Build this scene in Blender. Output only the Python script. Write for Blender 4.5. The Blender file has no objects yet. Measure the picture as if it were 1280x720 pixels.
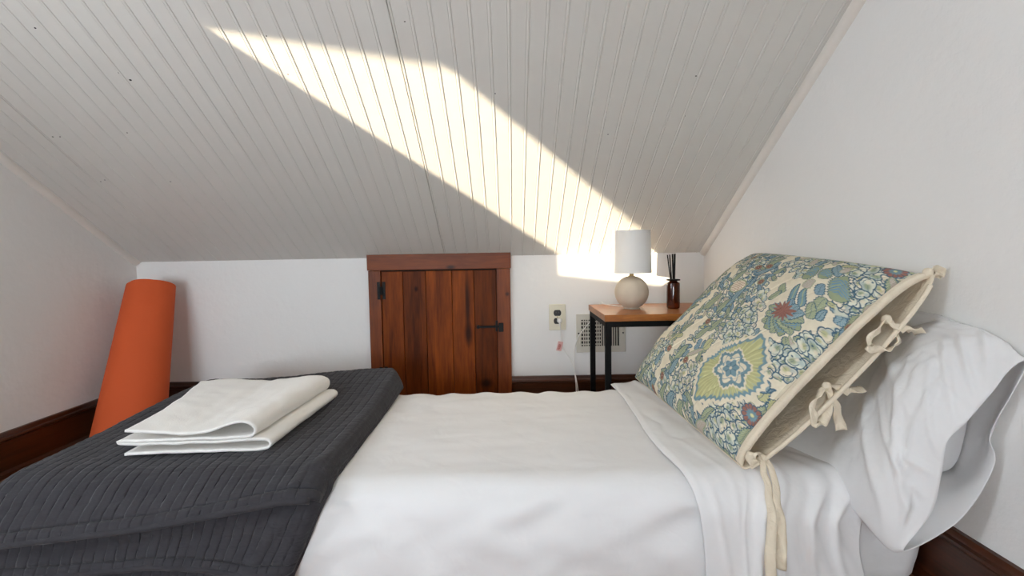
import bpy, bmesh, math, random
import numpy as np
from mathutils import Vector, noise, Matrix

random.seed(7)
C = bpy.context.scene.collection
PI = math.pi

# ------------------------------------------------------------------ camera
F = 600.0; PITCH = math.radians(3.0); ROLL = math.radians(1.0); CZ = 0.72
_u0 = Vector((0, math.sin(PITCH), math.cos(PITCH))); _r0 = Vector((1, 0, 0))
_fw = Vector((0, math.cos(PITCH), -math.sin(PITCH)))
_rt = _r0 * math.cos(ROLL) - _u0 * math.sin(ROLL)
_up = _r0 * math.sin(ROLL) + _u0 * math.cos(ROLL)
CX, CY = 636.5488, 347.4399
cam_d = bpy.data.cameras.new('camera'); cam = bpy.data.objects.new('camera', cam_d); C.objects.link(cam)
cam_d.sensor_width = 36.0; cam_d.lens = 36.0 * F / 1280.0
cam_d.shift_x = (640 - CX) / 1280; cam_d.shift_y = (CY - 360) / 1280
cam_d.clip_start = 0.02
M3 = Matrix((_rt, _up, -_fw)).transposed()
cam.matrix_world = Matrix.Translation((0, 0, CZ)) @ M3.to_4x4()
bpy.context.scene.camera = cam


def ray(px, py):
    return _rt * ((px - CX) / F) - _up * ((py - CY) / F) + _fw


def at(px, py, Y):
    d = ray(px, py); t = Y / d.y
    return Vector((d.x * t, Y, CZ + d.z * t))


# ------------------------------------------------------------------ materials
def srgb(h):
    h = h.lstrip('#'); v = [int(h[i:i + 2], 16) / 255 for i in (0, 2, 4)]
    return tuple(x / 12.92 if x <= 0.04045 else ((x + 0.055) / 1.055) ** 2.4 for x in v)


def newmat(name):
    m = bpy.data.materials.new(name); m.use_nodes = True
    nt = m.node_tree
    return m, nt, nt.nodes['Principled BSDF']


def nd(nt, typ, ins=None, **props):
    n = nt.nodes.new(typ)
    for k, v in props.items():
        setattr(n, k, v)
    for k, v in (ins or {}).items():
        if hasattr(v, 'is_output') or isinstance(v, bpy.types.NodeSocket):
            nt.links.new(v, n.inputs[k])
        else:
            n.inputs[k].default_value = v
    return n


def coords(nt, scale=(1, 1, 1), rot=(0, 0, 0), kind='Object'):
    tc = nd(nt, 'ShaderNodeTexCoord')
    mp = nd(nt, 'ShaderNodeMapping', {'Vector': tc.outputs[kind], 'Scale': scale, 'Rotation': rot})
    return mp.outputs['Vector']


def bump(nt, height, strength=0.3, dist=0.002, normal=None):
    ins = {'Height': height, 'Strength': strength, 'Distance': dist}
    if normal is not None:
        ins['Normal'] = normal
    return nd(nt, 'ShaderNodeBump', ins).outputs['Normal']


def mix(nt, f, a, b, blend='MIX'):
    n = nt.nodes.new('ShaderNodeMix'); n.data_type = 'RGBA'; n.blend_type = blend
    for s, v in ((0, f), (6, a), (7, b)):
        if isinstance(v, bpy.types.NodeSocket):
            nt.links.new(v, n.inputs[s])
        else:
            n.inputs[s].default_value = v if s == 0 else (*v[:3], 1)
    return n.outputs[2]


def ramp(nt, f, stops):
    n = nd(nt, 'ShaderNodeValToRGB', {'Fac': f}); r = n.color_ramp
    while len(r.elements) < len(stops):
        r.elements.new(0.5)
    for e, (p, c) in zip(r.elements, stops):
        e.position = p; e.color = (*c[:3], 1)
    return n.outputs['Color']


def fabric(name, col, rough=0.9, weave=900, bstr=0.12, sheen=0.2, wr=0.0, wrs=9, sub=0.0, var=0.03):
    m, nt, p = newmat(name)
    v = coords(nt)
    n1 = nd(nt, 'ShaderNodeTexNoise', {'Vector': v, 'Scale': 6.0, 'Detail': 4.0})
    c2 = tuple(x * (1 - var * 3) for x in col)
    nt.links.new(mix(nt, n1.outputs['Fac'], col, c2), p.inputs['Base Color'])
    p.inputs['Roughness'].default_value = rough
    p.inputs['Sheen Weight'].default_value = sheen
    p.inputs['Specular IOR Level'].default_value = 0.15
    nn = None
    if wr:
        n3 = nd(nt, 'ShaderNodeTexNoise', {'Vector': v, 'Scale': wrs, 'Detail': 3.0, 'Distortion': 0.8})
        nn = bump(nt, n3.outputs['Fac'], wr, 0.02)
    n2 = nd(nt, 'ShaderNodeTexNoise', {'Vector': v, 'Scale': weave, 'Detail': 2.0})
    nt.links.new(bump(nt, n2.outputs['Fac'], bstr, 0.001, nn), p.inputs['Normal'])
    if sub:
        p.inputs['Subsurface Weight'].default_value = sub
        p.inputs['Subsurface Radius'].default_value = (0.01, 0.01, 0.01)
    return m


def plain(name, col, rough=0.5, metal=0.0, noise_amt=0.06, spec=0.5, bscale=0, bstr=0.1):
    m, nt, p = newmat(name)
    v = coords(nt)
    n = nd(nt, 'ShaderNodeTexNoise', {'Vector': v, 'Scale': 14.0, 'Detail': 5.0})
    nt.links.new(mix(nt, n.outputs['Fac'], tuple(x * (1 + noise_amt) for x in col), tuple(x * (1 - noise_amt) for x in col)), p.inputs['Base Color'])
    p.inputs['Roughness'].default_value = rough; p.inputs['Metallic'].default_value = metal
    p.inputs['Specular IOR Level'].default_value = spec
    if bscale:
        b = nd(nt, 'ShaderNodeTexNoise', {'Vector': v, 'Scale': bscale, 'Detail': 4.0})
        nt.links.new(bump(nt, b.outputs['Fac'], bstr, 0.002), p.inputs['Normal'])
    return m


def plaster(name, col):
    m, nt, p = newmat(name)
    v = coords(nt)
    n0 = nd(nt, 'ShaderNodeTexNoise', {'Vector': v, 'Scale': 2.5, 'Detail': 5.0})
    nt.links.new(mix(nt, n0.outputs['Fac'], col, tuple(x * 0.95 for x in col)), p.inputs['Base Color'])
    n1 = nd(nt, 'ShaderNodeTexNoise', {'Vector': v, 'Scale': 38.0, 'Detail': 6.0, 'Roughness': 0.6})
    n2 = nd(nt, 'ShaderNodeTexNoise', {'Vector': v, 'Scale': 5.0, 'Detail': 3.0, 'Distortion': 0.6})
    b1 = bump(nt, n2.outputs['Fac'], 0.22, 0.02)
    nt.links.new(bump(nt, n1.outputs['Fac'], 0.35, 0.004, b1), p.inputs['Normal'])
    p.inputs['Roughness'].default_value = 0.75
    p.inputs['Specular IOR Level'].default_value = 0.25
    return m


def wood(name, dark, light, scale=(1, 1, 1), rough=0.35, plank=None, grain=1.0, knots=(), spec=0.5):
    """grain runs along the axis with the smallest scale; plank = (axis, edges) gives each board its own tone"""
    m, nt, p = newmat(name)
    tc = nd(nt, 'ShaderNodeTexCoord')
    geo = tc.outputs['Object']
    mp = nd(nt, 'ShaderNodeMapping', {'Vector': geo, 'Scale': scale})
    vec = mp.outputs['Vector']
    if plank:
        axis, edges = plank
        sep = nd(nt, 'ShaderNodeSeparateXYZ', {'Vector': geo})
        acc = None
        for e in edges:
            g = nd(nt, 'ShaderNodeMath', {0: sep.outputs[axis], 1: e}, operation='GREATER_THAN').outputs[0]
            acc = g if acc is None else nd(nt, 'ShaderNodeMath', {0: acc, 1: g}, operation='ADD').outputs[0]
        wn = nd(nt, 'ShaderNodeTexWhiteNoise', {'W': acc}, noise_dimensions='1D')
        off = nd(nt, 'ShaderNodeVectorMath', {0: wn.outputs['Color'], 1: (17, 23, 31)}, operation='MULTIPLY').outputs[0]
        vec = nd(nt, 'ShaderNodeVectorMath', {0: vec, 1: off}, operation='ADD').outputs[0]
    n = nd(nt, 'ShaderNodeTexNoise', {'Vector': vec, 'Scale': 3.0, 'Detail': 6.0, 'Roughness': 0.55, 'Distortion': 0.6})
    n2 = nd(nt, 'ShaderNodeTexNoise', {'Vector': vec, 'Scale': 14.0, 'Detail': 4.0})
    f = nd(nt, 'ShaderNodeMath', {0: n.outputs['Fac'], 1: n2.outputs['Fac'], }, operation='MULTIPLY_ADD')
    f.inputs[2].default_value = 0.0
    f = nd(nt, 'ShaderNodeMath', {0: n2.outputs['Fac'], 1: 0.35, 2: 0.0}, operation='MULTIPLY_ADD')
    nt.links.new(nd(nt, 'ShaderNodeMath', {0: n.outputs['Fac'], 1: 0.65}, operation='MULTIPLY').outputs[0], f.inputs[2])
    col = ramp(nt, f.outputs[0], [(0.3, dark), (0.7, light)])
    if plank:
        s = nd(nt, 'ShaderNodeMapRange', {'Value': wn.outputs['Value'], 'To Min': 0.62, 'To Max': 1.2}).outputs[0]
        cb = nd(nt, 'ShaderNodeCombineColor', {0: s, 1: s, 2: s}).outputs[0]
        col = mix(nt, 1.0, col, cb, 'MULTIPLY')
    for (kx, ky, kz, r, st) in knots:
        d = nd(nt, 'ShaderNodeVectorMath', {0: geo, 1: (kx, ky, kz)}, operation='SUBTRACT').outputs[0]
        d = nd(nt, 'ShaderNodeVectorMath', {0: d, 1: st}, operation='MULTIPLY').outputs[0]
        L = nd(nt, 'ShaderNodeVectorMath', {0: d}, operation='LENGTH').outputs['Value']
        k = nd(nt, 'ShaderNodeMapRange', {'Value': L, 'From Min': r * 0.3, 'From Max': r, 'To Min': 0.85, 'To Max': 0.0}).outputs[0]
        col = mix(nt, k, col, tuple(x * 0.12 for x in dark))
    nt.links.new(col, p.inputs['Base Color'])
    p.inputs['Roughness'].default_value = rough
    p.inputs['Specular IOR Level'].default_value = spec
    nt.links.new(bump(nt, f.outputs[0], 0.1 * grain, 0.002), p.inputs['Normal'])
    return m


WALL = plaster('white_plaster', (0.82, 0.815, 0.80))
WALLR = WALL
CEIL = plain('ceiling_paint', (0.63, 0.616, 0.58), 0.42, noise_amt=0.02, spec=0.4, bscale=60, bstr=0.05)
TRIMW = plain('trim_paint', (0.72, 0.68, 0.63), 0.45, noise_amt=0.03)
BASE = wood('stained_baseboard', srgb('#1f0e06'), srgb('#552a12'), (0.6, 0.6, 14), 0.3)
FLOORM = wood('floor_planks', srgb('#5f3619'), srgb('#9c6534'), (1.2, 14, 1), 0.28,
              plank=(1, [-2.3 + 0.057 * i for i in range(80)]))
SHEET = fabric('white_cotton', (0.83, 0.83, 0.835), 0.85, bstr=0.05, sheen=0.1, wr=0.12, wrs=11)
PILLOWW = fabric('white_pillowcase', (0.86, 0.86, 0.865), 0.85, bstr=0.05, sheen=0.1, wr=0.10, wrs=14)
_nt = PILLOWW.node_tree; _po = _nt.nodes['Material Output']
_tl = nd(_nt, 'ShaderNodeBsdfTranslucent', {'Color': (.82, .82, .82, 1)})
_mx = nd(_nt, 'ShaderNodeMixShader', {0: 0.10, 1: _nt.nodes['Principled BSDF'].outputs[0], 2: _tl.outputs[0]})
_nt.links.new(_mx.outputs[0], _po.inputs['Surface'])
TOWELM = fabric('towel_terry', (0.87, 0.855, 0.82), 0.98, weave=420, bstr=0.9, sheen=0.4)
CREAM = fabric('cream_cotton', srgb('#e2d6c0'), 0.9, bstr=0.15, sheen=0.15, wr=0.25, wrs=40)
MATM = fabric('orange_rubber', srgb('#cf5c33'), 0.75, weave=700, bstr=0.35, sheen=0.0)
BLACKM = plain('black_powder_coat', (0.003, 0.003, 0.003), 0.65, noise_amt=0.2, spec=0.15)
IRON = plain('black_iron', (0.006, 0.006, 0.006), 0.6, noise_amt=0.2, spec=0.25)
TABLEW = wood('table_walnut', srgb('#7a4218'), srgb('#b06f33'), (2.2, 16, 16), 0.34)
STONE = plain('lamp_stone', srgb('#c6b9a6'), 0.85, noise_amt=0.22, bscale=35, bstr=0.35)
SHADE = fabric('lamp_linen', (0.80, 0.785, 0.76), 0.95, weave=500, bstr=0.2)
BRASS = plain('neck_wood', srgb('#b79b62'), 0.5)
PLATE = plain('almond_plastic', srgb('#d8d2be'), 0.4, noise_amt=0.02)
SOCKET = plain('dark_receptacle', (0.012, 0.01, 0.009), 0.4)
WPLAST = plain('white_plastic', (0.78, 0.77, 0.74), 0.45, noise_amt=0.02)
PINKTAG = plain('pink_tag', srgb('#e5b8b4'), 0.6)
VENTM = plain('grey_enamel', srgb('#c9c4b8'), 0.4, noise_amt=0.03)
DARK = plain('hole_and_shade_black', (0.012, 0.011, 0.010), 0.9)  # near-black for nail holes and for painted shade in door gaps and vent
REED = plain('black_reed', (0.006, 0.006, 0.006), 0.8)
STITCH = plain('stitch_thread', (0.012, 0.012, 0.014), 0.9)

# amber glass (dark brown, nearly opaque with the oil in it)
AMBER, _nt, _p = newmat('amber_glass')
_n = nd(_nt, 'ShaderNodeTexNoise', {'Vector': coords(_nt), 'Scale': 20.0})
_nt.links.new(mix(_nt, _n.outputs['Fac'], srgb('#3a1203'), srgb('#521c06')), _p.inputs['Base Color'])
_p.inputs['Roughness'].default_value = 0.08; _p.inputs['Transmission Weight'].default_value = 0.35
# window glass
GLASS = bpy.data.materials.new('window_glass'); GLASS.use_nodes = True
_nt = GLASS.node_tree; _nt.nodes.clear()
_o = nd(_nt, 'ShaderNodeOutputMaterial'); _t = nd(_nt, 'ShaderNodeBsdfTransparent'); _g = nd(_nt, 'ShaderNodeBsdfGlossy', {'Roughness': 0.02})
_mx = nd(_nt, 'ShaderNodeMixShader', {0: 0.06, 1: _t.outputs[0], 2: _g.outputs[0]}); _nt.links.new(_mx.outputs[0], _o.inputs[0])

# quilt: charcoal cotton with cross puckers
QUILT, _nt, _p = newmat('charcoal_quilt')
_v = coords(_nt)
_n = nd(_nt, 'ShaderNodeTexNoise', {'Vector': _v, 'Scale': 30.0, 'Detail': 5.0})
_nt.links.new(mix(_nt, _n.outputs['Fac'], srgb('#3f3e42'), srgb('#302f33')), _p.inputs['Base Color'])
_p.inputs['Roughness'].default_value = 0.95; _p.inputs['Specular IOR Level'].default_value = 0.1
_p.inputs['Sheen Weight'].default_value = 0.10; _p.inputs['Sheen Roughness'].default_value = 0.5
_vs = coords(_nt, (22, 95, 95))
_n2 = nd(_nt, 'ShaderNodeTexNoise', {'Vector': _vs, 'Scale': 1.0, 'Detail': 3.0, 'Distortion': 0.5})
_n3 = nd(_nt, 'ShaderNodeTexNoise', {'Vector': _v, 'Scale': 900.0})
_b1 = bump(_nt, _n2.outputs['Fac'], 0.55, 0.006)
_nt.links.new(bump(_nt, _n3.outputs['Fac'], 0.2, 0.001, _b1), _p.inputs['Normal'])

# printed floral cotton: colour comes from the print stored on the weave of the panel
FLORAL, _nt, _p = newmat('floral_print')
_a = nd(_nt, 'ShaderNodeVertexColor', layer_name='print')
_n = nd(_nt, 'ShaderNodeTexNoise', {'Vector': coords(_nt), 'Scale': 90.0, 'Detail': 3.0})
_c = mix(_nt, 0.25, _a.outputs['Color'], mix(_nt, _n.outputs['Fac'], srgb('#ffffff'), srgb('#a0a090')), 'MULTIPLY')
_nt.links.new(_c, _p.inputs['Base Color'])
_p.inputs['Roughness'].default_value = 0.9; _p.inputs['Specular IOR Level'].default_value = 0.12
_n3 = nd(_nt, 'ShaderNodeTexNoise', {'Vector': coords(_nt), 'Scale': 700.0})
_nt.links.new(bump(_nt, _n3.outputs['Fac'], 0.15, 0.001), _p.inputs['Normal'])

# ------------------------------------------------------------------ object helpers
BASEPT = {}


def thing(name, label, cat, loc, group=None):
    o = bpy.data.objects.new(name, None); C.objects.link(o); o.empty_display_size = 0.05
    o.location = loc; BASEPT[o.name] = Vector(loc)
    o['label'] = label; o['category'] = cat
    if group:
        o['group'] = group
    return o


def obj(name, vf, mat, parent=None, smooth=True, label=None, cat=None, kind=None, auto=None):
    """vf = (verts, faces) in world coordinates -> ONE mesh object"""
    verts, faces = vf
    V = np.array([tuple(v) for v in verts], dtype=float) if not isinstance(verts, np.ndarray) else verts
    if parent is not None:
        base = BASEPT[parent.name]
    elif kind == 'structure':
        base = Vector((0, 0, 0))
    else:
        base = Vector(((V[:, 0].min() + V[:, 0].max()) / 2, (V[:, 1].min() + V[:, 1].max()) / 2, V[:, 2].min()))
    me = bpy.data.meshes.new(name)
    me.from_pydata((V - np.array(base)).tolist(), [], [tuple(f) for f in faces])
    me.validate(); me.update()
    bm = bmesh.new(); bm.from_mesh(me); bmesh.ops.recalc_face_normals(bm, faces=bm.faces); bm.to_mesh(me); bm.free()
    me.materials.append(mat)
    if smooth:
        me.polygons.foreach_set('use_smooth', [True] * len(me.polygons))
        if auto is not None:
            me.set_sharp_from_angle(angle=math.radians(auto))
    o = bpy.data.objects.new(name, me); C.objects.link(o)
    BASEPT[o.name] = base
    if parent is not None:
        o.parent = parent  # parts share the base point of their thing
        BASEPT[o.name] = base
    else:
        o.location = base
    if label:
        o['label'] = label
    if cat:
        o['category'] = cat
    if kind:
        o['kind'] = kind
    return o


def join(*vfs):
    V = []; Fc = []
    for v, f in vfs:
        k = len(V); V.extend(tuple(x) for x in v); Fc.extend(tuple(i + k for i in q) for q in f)
    return V, Fc


def box(x0, x1, y0, y1, z0, z1, bev=0.0, seg=2):
    bm = bmesh.new()
    vs = [bm.verts.new(p) for p in ((x0, y0, z0), (x1, y0, z0), (x1, y1, z0), (x0, y1, z0), (x0, y0, z1), (x1, y0, z1), (x1, y1, z1), (x0, y1, z1))]
    for q in ((0, 3, 2, 1), (4, 5, 6, 7), (0, 1, 5, 4), (1, 2, 6, 5), (2, 3, 7, 6), (3, 0, 4, 7)):
        bm.faces.new([vs[i] for i in q])
    if bev:
        bmesh.ops.bevel(bm, geom=list(bm.edges), offset=bev, segments=seg, profile=0.5, affect='EDGES')
    bm.verts.index_update()
    r = [tuple(v.co) for v in bm.verts], [tuple(v.index for v in f.verts) for f in bm.faces]
    bm.free()
    return r


def lathe(cx, cy, prof, n=48, cap=True):
    V = []; Fc = []
    for r, z in prof:
        for i in range(n):
            a = 2 * PI * i / n
            V.append((cx + r * math.cos(a), cy + r * math.sin(a), z))
    for k in range(len(prof) - 1):
        for i in range(n):
            j = (i + 1) % n
            Fc.append((k * n + i, k * n + j, (k + 1) * n + j, (k + 1) * n + i))
    if cap:
        Fc.append(tuple(range(n))[::-1]); Fc.append(tuple((len(prof) - 1) * n + i for i in range(n)))
    return V, Fc


def crom(pts, n):
    """Catmull-Rom through pts, n samples per span"""
    P = [Vector(p) for p in pts]; P = [2 * P[0] - P[1]] + P + [2 * P[-1] - P[-2]]
    out = []
    for i in range(1, len(P) - 2):
        a, b, c, d = P[i - 1:i + 3]
        for k in range(n):
            t = k / n
            out.append(0.5 * ((2 * b) + (c - a) * t + (2 * a - 5 * b + 4 * c - d) * t * t + (3 * b - a - 3 * c + d) * t ** 3))
    out.append(P[-2])
    return out


def tube(pts, r, n=8, cap=True):
    P = [Vector(p) for p in pts]; V = []; Fc = []
    ref = Vector((0.13, 0.41, 0.9)).normalized()
    prev = None
    for i, p in enumerate(P):
        t = (P[min(i + 1, len(P) - 1)] - P[max(i - 1, 0)]).normalized()
        if prev is None:
            a = t.cross(ref).normalized()
        else:
            a = (prev - t * prev.dot(t)).normalized()
        prev = a; b = t.cross(a)
        rr = r[i] if isinstance(r, (list, tuple)) else r
        for k in range(n):
            an = 2 * PI * k / n
            V.append(p + (a * math.cos(an) + b * math.sin(an)) * rr)
    for i in range(len(P) - 1):
        for k in range(n):
            j = (k + 1) % n
            Fc.append((i * n + k, i * n + j, (i + 1) * n + j, (i + 1) * n + k))
    if cap:
        Fc.append(tuple(range(n))[::-1]); Fc.append(tuple((len(P) - 1) * n + k for k in range(n)))
    return V, Fc


def ribbon(pts, widths, side, thick=0.0016, crease=0.15):
    """flat cloth tape along pts; side = direction across the tape (vector or list)"""
    P = [Vector(p) for p in pts]; V = []; Fc = []
    m = len(P); cols = 5
    for i, p in enumerate(P):
        t = (P[min(i + 1, m - 1)] - P[max(i - 1, 0)]).normalized()
        s = Vector(side[i] if isinstance(side, list) else side)
        s = (s - t * s.dot(t)).normalized(); nn = t.cross(s)
        w = widths[i] if isinstance(widths, (list, tuple)) else widths
        for q in (1, -1):
            for k in range(cols):
                x = (k / (cols - 1) - 0.5) * (1 if q > 0 else -1)
                fold = crease * w * (abs(x) * 2) ** 2 * math.sin(i * 0.7)
                V.append(p + s * (x * w) + nn * (thick * q * (1 - 0.6 * (abs(x) * 2) ** 4) + fold))
    nn_ = cols * 2
    for i in range(m - 1):
        for k in range(nn_):
            j = (k + 1) % nn_
            Fc.append((i * nn_ + k, i * nn_ + j, (i + 1) * nn_ + j, (i + 1) * nn_ + k))
    Fc.append(tuple(range(nn_))[::-1]); Fc.append(tuple((m - 1) * nn_ + k for k in range(nn_)))
    return V, Fc


def grid_faces(nu, nv, off=0, flip=False):
    i = np.arange(nu - 1)[:, None]; j = np.arange(nv - 1)[None, :]
    a = (i * nv + j + off).ravel()
    f = np.stack([a, a + nv, a + nv + 1, a + 1], 1)
    return (f[:, ::-1] if flip else f).tolist()


def shell(P, thick):
    """P: (nu,nv,3) array -> closed cloth of the given thickness (second face offset along -normal)"""
    nu, nv, _ = P.shape
    du = np.gradient(P, axis=0); dv = np.gradient(P, axis=1)
    N = np.cross(du, dv); N /= np.linalg.norm(N, axis=2, keepdims=True) + 1e-12
    Q = P - N * thick
    V = np.concatenate([P.reshape(-1, 3), Q.reshape(-1, 3)])
    n = nu * nv
    Fc = grid_faces(nu, nv) + grid_faces(nu, nv, n, True)
    for i in range(nu - 1):
        for j in (0, nv - 1):
            Fc.append((i * nv + j, (i + 1) * nv + j, n + (i + 1) * nv + j, n + i * nv + j))
    for j in range(nv - 1):
        for i in (0, nu - 1):
            Fc.append((i * nv + j, i * nv + j + 1, n + i * nv + j + 1, n + i * nv + j))
    return V, Fc


def vnoise(x, y, seed=0):
    """smooth value noise on numpy arrays"""
    rs = np.random.RandomState(seed); T = rs.rand(64, 64)
    xi = np.floor(x).astype(int); yi = np.floor(y).astype(int); fx = x - xi; fy = y - yi
    fx = fx * fx * (3 - 2 * fx); fy = fy * fy * (3 - 2 * fy)
    g = lambda a, b: T[a % 64, b % 64]
    return (g(xi, yi) * (1 - fx) + g(xi + 1, yi) * fx) * (1 - fy) + (g(xi, yi + 1) * (1 - fx) + g(xi + 1, yi + 1) * fx) * fy


def fnoise(x, y, seed=0, oct=3):
    s = 0; a = 1; t = 0
    for o in range(oct):
        s = s + a * (vnoise(x * 2 ** o + 3.1 * o, y * 2 ** o + 7.7 * o, seed + o) - 0.5); t += a; a *= 0.5
    return s / t


def sm(a, b, x):
    t = np.clip((x - a) / (b - a), 0, 1); return t * t * (3 - 2 * t)


# ------------------------------------------------------------------ room (metres; camera at x=y=0)
XL, XR, YK, ZK, SL = -1.707, 0.894, 2.2, 0.707, 0.657
YR, YB = -0.6, -2.4                              # ridge line, rear wall
ZR = ZK + SL * (YK - YR); ZB = ZR - SL * (YR - YB)


def zc(y):
    return ZK + SL * (YK - y) if y >= YR else ZR - SL * (YR - y)


S = 'structure'
obj('floor', box(XL - .12, XR + .12, YB - .12, YK + .12, -0.06, 0), FLOORM, smooth=False, kind=S)
obj('wall_knee', box(XL - .12, XR + .12, YK, YK + .1, 0, ZK + .05), WALL, smooth=False, kind=S)


def gable(xa, xb, holes):
    ys = sorted({YB - .1, YR, YK + .1, *[h[0] for h in holes], *[h[1] for h in holes]})
    parts = []
    for a, b in zip(ys, ys[1:]):
        h = [q for q in holes if q[0] <= a + 1e-6 and q[1] >= b - 1e-6]
        spans = [(0, 0, zc(a) + .05, zc(b) + .05)] if not h else [(0, 0, h[0][2], h[0][2]), (h[0][3], h[0][3], zc(a) + .05, zc(b) + .05)]
        for za0, zb0, za1, zb1 in spans:
            V = [(x, y, z) for x in (xa, xb) for y, z in ((a, za0), (b, zb0), (b, zb1), (a, za1))]
            parts.append((V, [(0, 1, 2, 3), (7, 6, 5, 4), (0, 4, 5, 1), (1, 5, 6, 2), (2, 6, 7, 3), (3, 7, 4, 0)]))
    return join(*parts)


WT = 0.06
W1 = (-0.04 - WT * 0.92, 0.430, 0.845, 1.430)     # the small gable window the sun comes through: y0, y1, z0, z1
obj('wall_left', gable(XL - WT, XL, [W1]), WALL, smooth=False, kind=S)
obj('wall_right', gable(XR, XR + .1, []), WALLR, smooth=False, kind=S)
W2 = (-1.58, -0.08, 0.42, 1.22)                   # unseen rear window, added to let in fill light: x0, x1, z0, z1
yr0, yr1 = YB - .1, YB
obj('wall_rear', join(box(XL, W2[0], yr0, yr1, 0, ZB + .05), box(W2[1], XR, yr0, yr1, 0, ZB + .05),
                      box(W2[0], W2[1], yr0, yr1, 0, W2[2]), box(W2[0], W2[1], yr0, yr1, W2[3], ZB + .05)), WALL, smooth=False, kind=S)

# beadboard on the slope: pairs of small grooves every two inches, open seams between sheets
PITCHB = 0.0499; X0 = 0.0115
prof = []
k0 = math.floor((XL - X0) / PITCHB); k1 = math.ceil((XR - X0) / PITCHB)
for k in range(k0, k1 + 1):
    c = X0 + k * PITCHB
    gd = 0.0006; gw = 0.0016
    seam = (k in (-6, -30))
    for g in (-0.0043, 0.0043):
        dd = 0.006 if (seam and g < 0) else gd
        prof += [(c + g - gw, 0), (c + g - gw * .5, dd), (c + g + gw * .5, dd), (c + g + gw, 0)]
        if g < 0:
            prof += [(c - 0.0020, -0.0012), (c + 0.0020, -0.0012)]
prof = [(x, d) for x, d in prof if XL < x < XR]
prof = [(XL - .03, 0)] + prof + [(XR + .03, 0)]
nrm = Vector((0, SL, 1)).normalized()
pa, pb = Vector((0, YK + .02, zc(YK) - SL * .02)), Vector((0, YR, ZR))
V = []
for x, d in prof:
    V += [Vector((x, 0, 0)) + pa + nrm * d, Vector((x, 0, 0)) + pb + nrm * d]
n = len(prof)
Fc = [(2 * i, 2 * i + 2, 2 * i + 3, 2 * i + 1) for i in range(n - 1)]
V += [Vector((XL - .1, 0, 0)) + pa + nrm * .06, Vector((XR + .1, 0, 0)) + pa + nrm * .06, Vector((XR + .1, 0, .1)) + pb, Vector((XL - .1, 0, .1)) + pb]
Fc += [(2 * n, 2 * n + 1, 2 * n + 2, 2 * n + 3)]
ceil = obj('ceiling', (V, Fc), CEIL, smooth=False, kind=S)


def on_ceiling(px, py, off):
    d = ray(px, py); t = (ZK + SL * YK - CZ) / (d.z + SL * d.y)
    return Vector((d.x * t, d.y * t, CZ + d.z * t)) - nrm * off


# nail holes and a chip in the paint
bits = []
for px, py, r in ((149, 91, 1.6), (163, 100, 1.9), (44, 35, 1.5), (66, 171, 1.2), (75, 171, 1.0), (159, 166, 1.0), (213, 227, 1.0), (333, 45, 1.1),
                  (360, 93, 1.0), (506, 27, 1.2), (126, 227, .9), (131, 225, .9), (619, 117, 1.0), (760, 168, 1.0), (870, 95, 1.2), (856, 145, 1.0)):
    p = on_ceiling(px, py, 0.0004); rr = r * 0.0022 * p.y / 1.5
    ax = nrm.cross(Vector((1, 0, 0))).normalized()
    ring = [p + Vector((math.cos(a), 0, 0)) * rr + ax * math.sin(a) * rr * 0.8 for a in [2 * PI * i / 7 for i in range(7)]]
    bits.append((ring + [q + nrm * .003 for q in ring], [tuple(range(7))] + [(i, (i + 1) % 7, 7 + (i + 1) % 7, 7 + i) for i in range(7)]))
nh = obj('nail_holes', join(*bits), DARK, smooth=False); nh.parent = ceil; nh['kind'] = 'stuff'
nh.matrix_parent_inverse = Matrix.Identity(4)

# rear slope
obj('ceiling_rear', ([(XL - .1, YR, ZR), (XR + .1, YR, ZR), (XR + .1, YB - .1, zc(YB - .1)), (XL - .1, YB - .1, zc(YB - .1)),
                      (XL - .1, YR, ZR + .1), (XR + .1, YR, ZR + .1), (XR + .1, YB - .1, zc(YB - .1) + .1), (XL - .1, YB - .1, zc(YB - .1) + .1)],
                     [(0, 1, 2, 3), (7, 6, 5, 4), (0, 4, 5, 1), (1, 5, 6, 2), (2, 6, 7, 3), (3, 7, 4, 0)]), CEIL, smooth=False, kind=S)


# quarter-round rake trim where the slope meets the end walls
def rake(x, sgn, name):
    V = []; Fc = []
    w = 0.021
    sec = [(0, 0), (w, 0), (w * .97, w * .35), (w * .75, w * .72), (w * .38, w * .95), (0, w)]
    for y in (YK - .002, YR):
        for a, b in sec:
            V.append(Vector((x - sgn * a, y, zc(y))) - nrm * b)
    m = len(sec)
    Fc = [(i, (i + 1) % m, m + (i + 1) % m, m + i) for i in range(m)] + [tuple(range(m)), tuple(range(m, 2 * m))]
    obj(name, (V, Fc), TRIMW, smooth=True, kind=S, auto=40)


rake(XL, -1, 'trim_1'); rake(XR, 1, 'trim_2')


# baseboards: board, moulded cap, shoe
def base_prof():
    return [(0, 0), (0.021, 0), (0.021, 0.014), (0.014, 0.02), (0.012, 0.022), (0.012, 0.118), (0.019, 0.121), (0.022, 0.127), (0.021, 0.133),
            (0.014, 0.136), (0.013, 0.142), (0.009, 0.148), (0, 0.149)]


def baseboard(name, p0, p1, inward):
    V = []; pr = base_prof(); m = len(pr); inw = Vector(inward)
    for p in (p0, p1):
        for a, z in pr:
            V.append(Vector(p) + inw * a + Vector((0, 0, z)))
    Fc = [(i, (i + 1) % m, m + (i + 1) % m, m + i) for i in range(m)] + [tuple(range(m)), tuple(range(m, 2 * m))]
    obj(name, (V, Fc), BASE, smooth=True, kind=S, auto=35)


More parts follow.
